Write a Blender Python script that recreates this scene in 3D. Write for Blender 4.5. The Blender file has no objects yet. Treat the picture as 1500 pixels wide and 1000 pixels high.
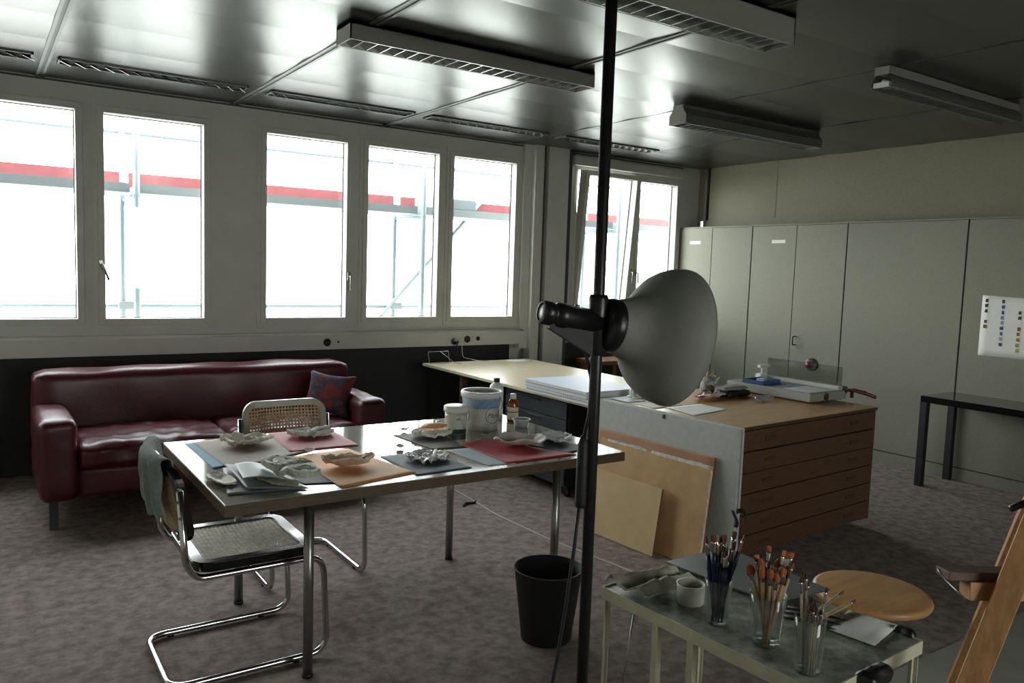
import bpy, bmesh, math, random
from mathutils import Vector, Matrix, noise
C = bpy.context.scene.collection
PI = math.pi
V = Vector

# ------------------------------------------------------------------ helpers
def lin(c):
    return tuple(((v / 255) / 12.92 if v / 255 <= .04045 else ((v / 255 + .055) / 1.055) ** 2.4) for v in c)

def mat(name, rgb, rough=.6, metal=0., var=0., vscale=8., bump=0., bscale=60., spec=.5, coat=0., rgb2=None, stretch=None, coat_rough=.1):
    m = bpy.data.materials.new(name); m.use_nodes = True
    nt = m.node_tree; b = nt.nodes['Principled BSDF']
    col = lin(rgb)
    b.inputs['Base Color'].default_value = (*col, 1)
    b.inputs['Roughness'].default_value = rough
    b.inputs['Metallic'].default_value = metal
    b.inputs['Specular IOR Level'].default_value = spec
    b.inputs['Coat Weight'].default_value = coat
    b.inputs['Coat Roughness'].default_value = coat_rough
    if var or bump or rgb2:
        tc = nt.nodes.new('ShaderNodeTexCoord'); mp = nt.nodes.new('ShaderNodeMapping')
        nt.links.new(tc.outputs['Object'], mp.inputs['Vector'])
        if stretch: mp.inputs['Scale'].default_value = stretch
    if var or rgb2:
        n = nt.nodes.new('ShaderNodeTexNoise'); n.inputs['Scale'].default_value = vscale; n.inputs['Detail'].default_value = 9; n.inputs['Roughness'].default_value = .62
        nt.links.new(mp.outputs[0], n.inputs['Vector'])
        r = nt.nodes.new('ShaderNodeValToRGB')
        c2 = lin(rgb2) if rgb2 else tuple(min(1, v * (1 + var)) for v in col)
        c1 = col if rgb2 else tuple(v * (1 - var) for v in col)
        r.color_ramp.elements[0].position = .36; r.color_ramp.elements[1].position = .64
        r.color_ramp.elements[0].color = (*c1, 1); r.color_ramp.elements[1].color = (*c2, 1)
        nt.links.new(n.outputs['Fac'], r.inputs[0]); nt.links.new(r.outputs[0], b.inputs['Base Color'])
    if bump:
        n2 = nt.nodes.new('ShaderNodeTexNoise'); n2.inputs['Scale'].default_value = bscale; n2.inputs['Detail'].default_value = 5
        nt.links.new(mp.outputs[0], n2.inputs['Vector'])
        bp = nt.nodes.new('ShaderNodeBump'); bp.inputs['Strength'].default_value = bump; bp.inputs['Distance'].default_value = .01
        nt.links.new(n2.outputs['Fac'], bp.inputs['Height']); nt.links.new(bp.outputs[0], b.inputs['Normal'])
    return m

def glassy(name, tint=(1, 1, 1), ior=1.45, rough=.02, body=0., bodycol=(200, 205, 205)):
    m = bpy.data.materials.new(name); m.use_nodes = True
    nt = m.node_tree; nt.nodes.clear()
    out = nt.nodes.new('ShaderNodeOutputMaterial'); mx = nt.nodes.new('ShaderNodeMixShader')
    tr = nt.nodes.new('ShaderNodeBsdfTransparent'); tr.inputs[0].default_value = (*tint, 1)
    gl = nt.nodes.new('ShaderNodeBsdfGlossy'); gl.inputs['Roughness'].default_value = rough
    lw = nt.nodes.new('ShaderNodeLayerWeight'); lw.inputs[0].default_value = .5
    pw = nt.nodes.new('ShaderNodeMath'); pw.operation = 'POWER'; pw.inputs[1].default_value = 4.5
    fr = nt.nodes.new('ShaderNodeMapRange'); r0 = ((ior - 1) / (ior + 1)) ** 2; fr.inputs[3].default_value = r0; fr.inputs[4].default_value = .95
    nt.links.new(lw.outputs['Facing'], pw.inputs[0]); nt.links.new(pw.outputs[0], fr.inputs[0])
    nt.links.new(fr.outputs[0], mx.inputs[0]); nt.links.new(gl.outputs[0], mx.inputs[2])
    if body:
        m2 = nt.nodes.new('ShaderNodeMixShader'); df = nt.nodes.new('ShaderNodeBsdfDiffuse')
        df.inputs[0].default_value = (*lin(bodycol), 1); m2.inputs[0].default_value = body
        nt.links.new(tr.outputs[0], m2.inputs[1]); nt.links.new(df.outputs[0], m2.inputs[2]); nt.links.new(m2.outputs[0], mx.inputs[1])
    else:
        nt.links.new(tr.outputs[0], mx.inputs[1])
    nt.links.new(mx.outputs[0], out.inputs[0])
    return m

def cane_mat(name, rgb, axis='xy', pitch=.017):
    """woven cane: open octagonal holes between the strands, in the panel's own coordinates"""
    m = mat(name, rgb, .55, var=.25, vscale=40)
    nt = m.node_tree; b = nt.nodes['Principled BSDF']; out = [n for n in nt.nodes if n.type == 'OUTPUT_MATERIAL'][0]
    tc = nt.nodes.new('ShaderNodeTexCoord'); sp = nt.nodes.new('ShaderNodeSeparateXYZ')
    nt.links.new(tc.outputs['Object'], sp.inputs[0])
    res = []
    for a in axis:
        w = nt.nodes.new('ShaderNodeMath'); w.operation = 'MULTIPLY'; w.inputs[1].default_value = PI / pitch
        nt.links.new(sp.outputs[a.upper()], w.inputs[0])
        s = nt.nodes.new('ShaderNodeMath'); s.operation = 'SINE'; nt.links.new(w.outputs[0], s.inputs[0])
        q = nt.nodes.new('ShaderNodeMath'); q.operation = 'MULTIPLY'
        nt.links.new(s.outputs[0], q.inputs[0]); nt.links.new(s.outputs[0], q.inputs[1]); res.append(q)
    mu = nt.nodes.new('ShaderNodeMath'); mu.operation = 'MULTIPLY'
    nt.links.new(res[0].outputs[0], mu.inputs[0]); nt.links.new(res[1].outputs[0], mu.inputs[1])
    gt = nt.nodes.new('ShaderNodeMath'); gt.operation = 'GREATER_THAN'; gt.inputs[1].default_value = .34
    nt.links.new(mu.outputs[0], gt.inputs[0])
    tr = nt.nodes.new('ShaderNodeBsdfTransparent'); mx = nt.nodes.new('ShaderNodeMixShader')
    nt.links.new(gt.outputs[0], mx.inputs[0]); nt.links.new(b.outputs[0], mx.inputs[1]); nt.links.new(tr.outputs[0], mx.inputs[2])
    nt.links.new(mx.outputs[0], out.inputs[0])
    return m

BM = bmesh.new
def bx(bm, x0, x1, y0, y1, z0, z1, M=None, bev=0., seg=2):
    t = BM(); bmesh.ops.create_cube(t, size=1)
    for v in t.verts:
        v.co = V((x0 + (v.co.x + .5) * (x1 - x0), y0 + (v.co.y + .5) * (y1 - y0), z0 + (v.co.z + .5) * (z1 - z0)))
    if bev: bmesh.ops.bevel(t, geom=t.edges[:], offset=bev, segments=seg, affect='EDGES', profile=.5, clamp_overlap=True)
    merge(bm, t, M); return bm
def merge(bm, t, M=None):
    if M is not None: t.transform(M)
    me = bpy.data.meshes.new('t'); t.to_mesh(me); t.free(); bm.from_mesh(me); bpy.data.meshes.remove(me)

def fillet(pts, r, n=6):
    pts = [V(p) for p in pts]; out = [pts[0]]
    for i in range(1, len(pts) - 1):
        a, b, c = pts[i - 1], pts[i], pts[i + 1]
        u = (a - b); w = (c - b); lu, lw = u.length, w.length; u.normalize(); w.normalize()
        ang = u.angle(w, 0)
        if ang > PI - .02: out.append(b); continue
        d = min(r / math.tan(ang / 2), lu * .49, lw * .49)
        p, q = b + u * d, b + w * d
        for k in range(n + 1):
            t = k / n; out.append((1 - t) ** 2 * p + 2 * t * (1 - t) * b + t * t * q)
    out.append(pts[-1]); return out
def tube(bm, pts, r, seg=10, M=None, cap=True, closed=False):
    pts = [V(p) for p in pts]; t = BM(); rings = []
    n = len(pts); prev = None
    for i, p in enumerate(pts):
        if closed: d = pts[(i + 1) % n] - pts[i - 1]
        else: d = (pts[min(i + 1, n - 1)] - pts[max(i - 1, 0)])
        d.normalize()
        if prev is None:
            up = V((0, 0, 1)) if abs(d.z) < .9 else V((1, 0, 0)); a = d.cross(up).normalized()
        else:
            a = (prev - d * prev.dot(d)).normalized()
        prev = a; b = d.cross(a); rr = r[i] if isinstance(r, (list, tuple)) else r
        rings.append([t.verts.new(p + rr * (math.cos(k * 2 * PI / seg) * a + math.sin(k * 2 * PI / seg) * b)) for k in range(seg)])
    for i in range(n if closed else n - 1):
        A, B = rings[i], rings[(i + 1) % n]
        for k in range(seg): t.faces.new((A[k], A[(k + 1) % seg], B[(k + 1) % seg], B[k]))
    if cap and not closed:
        t.faces.new(rings[0][::-1]); t.faces.new(rings[-1])
    for f in t.faces: f.smooth = True
    bmesh.ops.recalc_face_normals(t, faces=t.faces[:])
    merge(bm, t, M); return bm
def lathe(bm, prof, seg=32, M=None, smooth=True, close=True):
    t = BM(); rings = []
    for r, z in prof:
        if r < 1e-5: rings.append([t.verts.new((0, 0, z))])
        else: rings.append([t.verts.new((r * math.cos(k * 2 * PI / seg), r * math.sin(k * 2 * PI / seg), z)) for k in range(seg)])
    for A, B in zip(rings, rings[1:]):
        for k in range(seg):
            a0, a1, b0, b1 = A[k % len(A)], A[(k + 1) % len(A)], B[k % len(B)], B[(k + 1) % len(B)]
            vs = []
            for q in (a0, a1, b1, b0):
                if q not in vs: vs.append(q)
            if len(vs) > 2: t.faces.new(vs)
    if close:
        for R in (rings[0], rings[-1]):
            if len(R) > 2: t.faces.new(R)
    bmesh.ops.recalc_face_normals(t, faces=t.faces[:])
    for f in t.faces: f.smooth = smooth and len(f.verts) <= 4
    merge(bm, t, M); return bm
def cyl(bm, x, y, z0, z1, r, r2=None, seg=24, M=None):
    T = Matrix.Translation((x, y, 0)); T = (M @ T) if M is not None else T
    return lathe(bm, [(r, z0), (r if r2 is None else r2, z1)], seg, T)
def prism(bm, poly, axis, a, b, M=None, bev=0.):
    """extrude a 2-D outline along an axis from a to b"""
    t = BM()
    def P(p, h): return {'x': (h, p[0], p[1]), 'y': (p[0], h, p[1]), 'z': (p[0], p[1], h)}[axis]
    A = [t.verts.new(P(p, a)) for p in poly]; B = [t.verts.new(P(p, b)) for p in poly]; n = len(poly)
    t.faces.new(A); t.faces.new(B)
    for i in range(n): t.faces.new((A[i], A[(i + 1) % n], B[(i + 1) % n], B[i]))
    bmesh.ops.recalc_face_normals(t, faces=t.faces[:])
    if bev: bmesh.ops.bevel(t, geom=t.edges[:], offset=bev, segments=2, affect='EDGES', clamp_overlap=True)
    merge(bm, t, M); return bm
def grid_sheet(bm, fn, nu, nv, th, M=None, smooth=True):
    """closed thin solid from a surface function fn(u,v)->point; thickness along the local normal"""
    t = BM(); P = [[V(fn(i / nu, j / nv)) for j in range(nv + 1)] for i in range(nu + 1)]
    T, B = [], []
    for i in range(nu + 1):
        rt, rb = [], []
        for j in range(nv + 1):
            du = P[min(i + 1, nu)][j] - P[max(i - 1, 0)][j]; dv = P[i][min(j + 1, nv)] - P[i][max(j - 1, 0)]
            n = du.cross(dv)
            n = n.normalized() if n.length > 1e-12 else V((0, 0, 1))
            h = th(i / nu, j / nv) if callable(th) else th
            rt.append(t.verts.new(P[i][j] + n * h / 2)); rb.append(t.verts.new(P[i][j] - n * h / 2))
        T.append(rt); B.append(rb)
    for i in range(nu):
        for j in range(nv):
            t.faces.new((T[i][j], T[i + 1][j], T[i + 1][j + 1], T[i][j + 1])); t.faces.new((B[i][j], B[i][j + 1], B[i + 1][j + 1], B[i + 1][j]))
    for i in range(nu):
        t.faces.new((T[i][0], B[i][0], B[i + 1][0], T[i + 1][0])); t.faces.new((T[i][nv], T[i + 1][nv], B[i + 1][nv], B[i][nv]))
    for j in range(nv):
        t.faces.new((T[0][j], T[0][j + 1], B[0][j + 1], B[0][j])); t.faces.new((T[nu][j], B[nu][j], B[nu][j + 1], T[nu][j + 1]))
    bmesh.ops.recalc_face_normals(t, faces=t.faces[:])
    for f in t.faces: f.smooth = smooth
    merge(bm, t, M); return bm
def soft(bm, x0, x1, y0, y1, z0, z1, r=.05, puff=(0, 0, 0), wr=0., seed=0, M=None, n=10, wscale=9.):
    """upholstered block: subdivided box with rounded edges, puffed faces and wrinkles"""
    t = BM(); bmesh.ops.create_cube(t, size=2)
    bmesh.ops.subdivide_edges(t, edges=t.edges[:], cuts=n * 2 - 1, use_grid_fill=True)
    c = V(((x0 + x1) / 2, (y0 + y1) / 2, (z0 + z1) / 2)); h = V(((x1 - x0) / 2, (y1 - y0) / 2, (z1 - z0) / 2))
    for v in t.verts:
        u = v.co.copy()
        p = V((u.x * h.x, u.y * h.y, u.z * h.z))
        q = V([max(-h[i] + r, min(h[i] - r, p[i])) for i in range(3)])
        d = p - q
        if d.length > 1e-6:
            k = sum(1 for i in range(3) if abs(d[i]) > 1e-6)
            if k > 1: d = d * (r / d.length) if d.length > r else d
        p = q + d
        for i in range(3):
            if puff[i] and abs(u[i]) > .3:
                a, b = u[(i + 1) % 3], u[(i + 2) % 3]
                p[i] += math.copysign(puff[i], u[i]) * (1 - a * a) * (1 - b * b) * abs(u[i])
        w = wr * noise.noise((p + c) * wscale + V((seed * 7.1, seed * 3.3, 0))) if wr else 0
        nn = d.normalized() if d.length > 1e-6 else V((0, 0, 0))
        v.co = c + p + nn * w
    for f in t.faces: f.smooth = True
    merge(bm, t, M); return bm

WORLD = {}
def thing(name, label, cat, loc=(0, 0, 0), rz=0., group=None, M=None):
    o = bpy.data.objects.new(name, None); C.objects.link(o); o.empty_display_size = .05
    T = M if M is not None else Matrix.Translation(loc) @ Matrix.Rotation(rz, 4, 'Z')
    o.matrix_world = T; WORLD[o] = T.copy()
    o['label'] = label; o['category'] = cat
    if group: o['group'] = group
    return o
def obj(name, bm, m, parent=None, local=False, label=None):
    """one mesh object; bm in world coordinates (or the parent's, if local)"""
    me = bpy.data.meshes.new(name)
    if parent is not None and not local: bm.transform(WORLD[parent].inverted())
    bm.to_mesh(me); bm.free(); me.materials.append(m)
    o = bpy.data.objects.new(name, me); C.objects.link(o)
    if parent is not None:
        o.parent = parent; WORLD[o] = WORLD[parent]
    else: WORLD[o] = Matrix.Identity(4)
    if label: o['label'] = label
    return o
def single(name, bm, m, label, cat, loc=None, group=None):
    """a thing that is one mesh; origin moved to its base"""
    if loc is None:
        xs = [v.co for v in bm.verts]; loc = V((sum(v.x for v in xs) / len(xs), sum(v.y for v in xs) / len(xs), min(v.z for v in xs)))
    bm.transform(Matrix.Translation(-V(loc)))
    o = obj(name, bm, m); o.location = loc; WORLD[o] = Matrix.Translation(loc)
    o['label'] = label; o['category'] = cat
    if group: o['group'] = group
    return o
def struct(name, bm, m, parent=None):
    o = obj(name, bm, m, parent)
    if parent is None: o['kind'] = 'structure'
    return o
def dup(root, M, label=None):
    r = root.copy(); C.objects.link(r); r.matrix_world = M; WORLD[r] = M
    if label: r['label'] = label
    for ch in list(root.children):
        c = ch.copy(); C.objects.link(c); c.parent = r
        for g in ch.children:
            d = g.copy(); C.objects.link(d); d.parent = c
    return r
def frame_to(p, d):
    """matrix with local z along d, at p"""
    return Matrix.Translation(p) @ V((0, 0, 1)).rotation_difference(V(d).normalized()).to_matrix().to_4x4()

# ------------------------------------------------------------------ materials
M = {}
M['wall'] = mat('painted_wall', (150, 148, 134), .75, var=.05, vscale=3)
M['wallgray'] = mat('grey_wall', (214, 214, 206), .75, var=.05, vscale=3)
M['dark'] = mat('charcoal_paint', (40, 42, 41), .7, var=.2, vscale=4)
M['frame'] = mat('window_frame_paint', (200, 200, 192), .5, var=.04, vscale=5)
M['seal'] = mat('dark_seal', (60, 64, 64), .5)
M['cup'] = mat('cupboard_laminate', (131, 130, 114), .55, var=.06, vscale=60, bump=.03, bscale=200)
M['uppanel'] = mat('wall_panel', (132, 128, 107), .6, var=.06, vscale=40)
M['gap'] = mat('black_gap', (20, 20, 18), .9)
M['carpet'] = mat('carpet', (120, 109, 105), .95, rgb2=(160, 146, 136), vscale=16, bump=.3, bscale=350, spec=.1)
M['ceil'] = mat('metal_ceiling', (100, 101, 99), .3, 1., var=.03, vscale=3)
M['rail'] = mat('ceiling_rail', (112, 114, 110), .45, .6)
M['alu'] = mat('aluminium', (200, 202, 200), .22, 1.)
M['lightbox'] = mat('lamp_housing_paint', (146, 144, 134), .45)
M['wing'] = mat('lamp_wing_grey', (96, 96, 90), .45)
M['chrome'] = mat('chrome', (200, 200, 200), .12, 1.)
M['steel'] = mat('grey_steel', (150, 150, 146), .3, .9)
M['black'] = mat('black_plastic', (22, 22, 22), .35)
M['blackmatte'] = mat('black_matte', (17, 17, 17), .6)
M['blacklac'] = mat('black_lacquer', (16, 16, 17), .18, coat=.5)
M['beigelac'] = mat('pale_lacquer', (176, 172, 156), .35)
M['leather'] = mat('red_leather', (84, 22, 34), .36, var=.25, vscale=5, bump=.12, bscale=90, spec=.5)
M['tabletop'] = mat('glossy_tabletop', (150, 146, 134), .1, var=.1, vscale=2.2, spec=1., coat=.7, coat_rough=.06)
M['tableedge'] = mat('table_edge_wood', (88, 70, 48), .5, var=.25, vscale=30, stretch=(1, 1, 8))
M['ply'] = mat('pale_plywood', (206, 192, 160), .3, var=.07, vscale=6, stretch=(6, 1, 1))
M['plyedge'] = mat('plywood_edge', (196, 176, 134), .5, var=.12, vscale=30)
M['brownleg'] = mat('dark_brown_wood', (84, 62, 44), .6, var=.25, vscale=20)
M['chestwood'] = mat('chest_wood', (88, 61, 42), .42, var=.22, vscale=9, stretch=(1, 1, 9))
M['chesttop'] = mat('chest_top_wood', (176, 134, 84), .3, var=.14, vscale=6, stretch=(1, 7, 1))
M['chestpull'] = mat('drawer_pull_wood', (78, 50, 34), .5)
M['chestdark'] = mat('chest_edge', (74, 56, 36), .5)
M['folder'] = mat('grey_board', (184, 186, 180), .7, var=.06, vscale=30)
M['board'] = mat('hardboard', (196, 160, 112), .7, var=.08, vscale=9)
M['board2'] = mat('pale_board', (204, 176, 130), .7, var=.06, vscale=9)
M['boardedge'] = mat('dark_board_edge', (120, 74, 52), .7)
M['tape'] = mat('torn_white_tape', (214, 208, 192), .7, var=.15, vscale=40)
M['trolley'] = mat('cream_enamel', (196, 192, 166), .4, var=.14, vscale=10)
def paint_top():
    m = mat('paint_stained_top', (118, 120, 108), .45, rgb2=(170, 172, 154), vscale=5)
    return m
M['trolleytop'] = mat('paint_stained_top', (92, 96, 88), .42, rgb2=(170, 172, 154), vscale=16)
M['stoolwood'] = mat('birch_seat', (192, 146, 96), .4, var=.12, vscale=5, stretch=(1, 6, 1))
M['easelwood'] = mat('easel_wood', (170, 124, 78), .55, var=.2, vscale=10, stretch=(6, 6, 1))
M['shade'] = mat('grey_lamp_shade', (128, 128, 120), .62, var=.06, vscale=6)
M['shadein'] = mat('lamp_shade_white_lining', (225, 225, 218), .4)
M['white'] = mat('white_plastic', (226, 228, 224), .4)
M['paper'] = mat('white_paper', (232, 232, 226), .7, var=.03, vscale=12)
M['whitebucket'] = mat('bucket_plastic', (178, 174, 158), .4, rgb2=(208, 208, 198), vscale=18)
M['amber'] = mat('amber_glass', (140, 56, 14), .12, coat=.4)
M['glass'] = glassy('window_glass', (.97, .99, .98))
M['cupglass'] = glassy('drinking_glass', (.9, .92, .91), 1.5, .03, .05)
M['plexi'] = glassy('smoked_guard', (.68, .7, .66), 1.45, .05, .12, (120, 122, 112))
M['clearbag'] = glassy('clear_film', (.85, .86, .86), 1.6, .12, .3, (210, 212, 212))
M['milky'] = glassy('milky_plastic', (.85, .87, .86), 1.45, .15, .5, (214, 218, 214))
M['caneb'] = cane_mat('seat_cane', (196, 186, 160), 'xy')
M['canef'] = cane_mat('back_cane', (188, 160, 124), 'yz')

# ------------------------------------------------------------------ camera
cam_d = bpy.data.cameras.new('camera'); cam = bpy.data.objects.new('camera', cam_d); C.objects.link(cam)
cam_d.sensor_width = 36; cam_d.lens = 36 * 1158.78 / 1500; cam_d.clip_start = .05; cam_d.clip_end = 200
CR, CU, CF = V((.82868612, -.55870643, .03356249)), V((.0227135, .09348233, .99536182)), V((.55925254, .8240802, -.09015768))
CH = 1.55
cam.matrix_world = Matrix(((CR.x, CU.x, -CF.x, 0), (CR.y, CU.y, -CF.y, 0), (CR.z, CU.z, -CF.z, CH), (0, 0, 0, 1)))
bpy.context.scene.camera = cam

# ------------------------------------------------------------------ the room
XL, XR, YR, YW, CZ = -1.35, 6.72, -3.4, 6.28, 2.735
b = BM(); bx(b, XL - .2, XR + .2, YR - .2, YW + .3, -.1, 0); struct('floor', b, M['carpet'])

# ceiling: broad metal panels that sag a little, one bay per 1.26 m
seams_x = [-.88 - .0, .38, 1.65, 2.90, 4.20, 5.46, XR]
b = BM()
seams_x[0] = -.88
bays = [XL] + seams_x
ys = [YW + .02]; y = 5.75
while y > YR: ys.append(y); y -= .54
ys.append(YR - .02)
for x0, x1 in zip(bays, bays[1:]):
    for y1, y0 in zip(ys, ys[1:]):
        N = 8; t = BM(); rows = []
        for j in range(N + 1):
            v = j / N; yy = y0 + v * (y1 - y0); z = CZ - .0055 * 4 * v * (1 - v)
            rows.append((t.verts.new((x0, yy, z)), t.verts.new((x1, yy, z))))
        for A, B in zip(rows, rows[1:]): t.faces.new((A[0], B[0], B[1], A[1]))
        for f in t.faces: f.smooth = True
        merge(b, t)
bx(b, XL - .2, XR + .2, YR - .2, YW + .3, CZ + .02, CZ + .14)
ceiling = struct('ceiling', b, M['ceil'])
for x in seams_x[:-1]:
    wide = x < 4
    if wide:
        b = BM(); bx(b, x - .026, x - .009, YR, YW, CZ - .010, CZ + .004); bx(b, x + .009, x + .026, YR, YW, CZ - .010, CZ + .004)
        obj('rail', b, M['rail'], ceiling)
    gw = .009 if wide else .005
    b = BM(); bx(b, x - gw, x + gw, YR, YW, CZ - .006, CZ + .004); obj('groove', b, M['seal'], ceiling)

# window wall: header band, piers, niche below, cable duct
GL = [(-.93, -.26), (-.085, .582), (.758, 1.425), (1.895, 2.555), (2.745, 3.415), (3.57, 4.24)]
GZ0, GZ1, YG = 1.107, 2.545, 6.36
WZ0 = .98
b = BM()
FR = .075
def gap_fill(xa, xb): bx(b, xa, xb, YW, YW + .16, WZ0, CZ)
xs = XL
for x0, x1 in GL:
    gap_fill(xs, x0 - FR); xs = x1 + FR
    bx(b, x0 - FR, x1 + FR, YW, YW + .16, GZ1 + FR, CZ)
    bx(b, x0 - FR, x1 + FR, YW, YW + .16, WZ0, GZ0 - FR)
gap_fill(xs, 4.955)
BX0, BX1 = 4.90, 6.445
bx(b, BX0, BX1, YW, YW + .16, 2.594, CZ); bx(b, BX0, BX1, YW, YW + .16, .84, 1.016); bx(b, 5.734, 5.756, YW, YW + .16, 1.0, 2.6)
bx(b, BX1, XR + .2, YW, YW + .16, 0, CZ)
bx(b, XL - .2, BX1, YW + .12, YW + .3, 0, WZ0 - .02)
wall_w = struct('wall_window', b, M['frame'])
b = BM(); bx(b, XL, 4.3, YW + .10, YW + .118, 0, .9); bx(b, 4.86, BX1, YW + .10, YW + .118, 0, .84)
obj('niche_panel', b, M['dark'], wall_w)
b = BM(); bx(b, XR, XR + .2, YR - .2, YW + .3, 0, CZ + .1)
wall_r = struct('wall_right', b, M['wall'])
b = BM()
for y0, y1 in ((5.222, 6.105), (2.68, 5.217), (1.4, 2.677), (.12, 1.393), (-1.16, .113), (-3.4, -1.167)):
    bx(b, XR - .018, XR, y0, y1, 2.15, CZ)
obj('wall_panels', b, M['uppanel'], wall_r)
b = BM(); bx(b, XR - .03, XR, YR, 6.13, 2.045, 2.165); bx(b, XR - .03, XR, 6.135, 6.18, 2.045, CZ); obj('batten', b, M['uppanel'], wall_r)
b = BM(); bx(b, XR - .02, XR - .001, 6.108, 6.13, 2.17, CZ); obj('panel_gap', b, M['gap'], wall_r)
b = BM(); bx(b, XL - .2, XL, YR - .2, YW + .3, 0, CZ + .1); struct('wall_left', b, M['wallgray'])
b = BM(); bx(b, XL - .2, XR + .2, YR - .2, YR, 0, .9); bx(b, XL - .2, XR + .2, YR - .2, YR, 2.55, CZ + .1)
FILL_WIN = [(1.3, 3.15)]; xs = XL - .2  # unseen opening, added to brighten the window wall and lamp from the front
for x0, x1 in FILL_WIN: bx(b, xs, x0, YR - .2, YR, .9, 2.55); xs = x1
bx(b, xs, XR + .2, YR - .2, YR, .9, 2.55); struct('wall_rear', b, M['wallgray'])
for i, (x0, x1) in enumerate(FILL_WIN):
    b = BM()
    for q in ((x0, x0 + .07, .9, 2.55), (x1 - .07, x1, .9, 2.55), (x0 + .07, x1 - .07, .9, .97), (x0 + .07, x1 - .07, 2.48, 2.55), ((x0 + x1) / 2 - .05, (x0 + x1) / 2 + .05, .97, 2.48)): bx(b, q[0], q[1], YR - .14, YR - .04, q[2], q[3])
    fill_win = struct('window_%d' % (i + 9), b, M['frame'])  # added fill-light window behind the camera, out of view
    b = BM(); bx(b, x0 + .06, x1 - .06, YR - .1, YR - .094, .96, 2.49); obj('glass_pane', b, M['glass'], fill_win)

# pillars with dark joints between the two window bays
b = BM(); bx(b, 4.31, 4.40, 6.235, 6.29, .80, CZ); bx(b, 4.40, 4.50, 6.18, 6.29, 0, CZ, bev=.004); struct('trim_1', b, M['frame'])
b = BM(); bx(b, 4.555, 4.80, 6.18, 6.29, 0, CZ, bev=.004); struct('trim_2', b, M['frame'])
b = BM(); bx(b, 4.505, 4.55, 6.23, 6.279, 0, CZ - .001); bx(b, 4.805, 4.86, 6.21, 6.279, 0, CZ - .001); struct('trim_3', b, M['seal'])
b = BM(); bx(b, XL, 4.36, 6.215, 6.385, .845, .97, bev=.004); bx(b, XL, 4.36, 6.235, 6.29, .97, .985, bev=.002)
struct('trim_4', b, M['frame'])
# header box over the second bay
b = BM(); bx(b, BX0, BX1, 6.22, 6.29, 2.60, 2.69, bev=.006); struct('trim_5', b, M['frame'])
b = BM(); bx(b, XL, BX1, 6.268, 6.282, CZ - .022, CZ - .012); struct('trim_6', b, M['seal'])

def handle_mesh(x, y, z, tilt=0.):
    b = BM()
    Mh = Matrix.Translation((x, y, z)) @ Matrix.Rotation(tilt, 4, 'Y')
    bx(b, -.014, .014, -.012, 0, -.035, .035, Mh, .004)
    tube(b, fillet([(0, -.008, 0), (0, -.048, 0), (0, -.05, -.115)], .012), .008, 8, Mh)
    return b
def window(n, x0, x1, z0, z1, handle=None, tilt=0.):
    b = BM(); f = .075
    for xa, xb, za, zb in ((x0 - f, x0 - .045, z0 - f, z1 + f), (x1 + .045, x1 + f, z0 - f, z1 + f), (x0 - .045, x1 + .045, z0 - f, z0 - .045), (x0 - .045, x1 + .045, z1 + .045, z1 + f)):
        bx(b, xa, xb, YW - .006, YW + .14, za, zb)
    w = struct('window_%d' % n, b, M['frame'])
    b = BM()
    for xa, xb, za, zb in ((x0 - .045, x0, z0 - .045, z1 + .045), (x1, x1 + .045, z0 - .045, z1 + .045), (x0, x1, z0 - .045, z0), (x0, x1, z1, z1 + .045)):
        bx(b, xa, xb, YW - .016, YW + .09, za, zb, bev=.003)
    T = Matrix.Translation((0, YW + .09, z0 - .045)) @ Matrix.Rotation(tilt, 4, 'X') @ Matrix.Translation((0, -YW - .09, -z0 + .045))
    if tilt: b.transform(T)
    s = obj('sash', b, M['frame'], w)
    b = BM(); bx(b, x0 - .01, x1 + .01, YG, YG + .006, z0 - .01, z1 + .01)
    if tilt: b.transform(T)
    obj('glass_pane', b, M['glass'], s)
    b = BM()
    for xa, xb, za, zb in ((x0 - .0005, x0 + .006, z0, z1), (x1 - .006, x1 + .0005, z0, z1), (x0, x1, z0 - .0005, z0 + .005), (x0, x1, z1 - .005, z1 + .0005)):
        bx(b, xa, xb, YG - .012, YG - .001, za, zb)
    if tilt: b.transform(T)
    obj('rubber_seal', b, M['seal'], s)
    if handle:
        b = handle_mesh(handle[0], YW - .016, handle[1], handle[2])
        if tilt: b.transform(T)
        obj('handle', b, M['steel'], s)
    return w
hz = 1.42
window(1, *GL[0], GZ0, GZ1)
window(2, *GL[1], GZ0, GZ1)
window(3, *GL[2], GZ0, GZ1, (.735, 1.49, -.35))
window(4, *GL[3], GZ0, GZ1, (2.58, 1.45, 0))
window(5, *GL[4], GZ0, GZ1)
window(6, *GL[5], GZ0, GZ1)
window(7, 5.03, 5.66, 1.09, 2.52, (5.685, 1.58, 0), math.radians(5))
window(8, 5.83, 6.37, 1.09, 2.52, (5.80, 1.56, 0))

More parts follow.
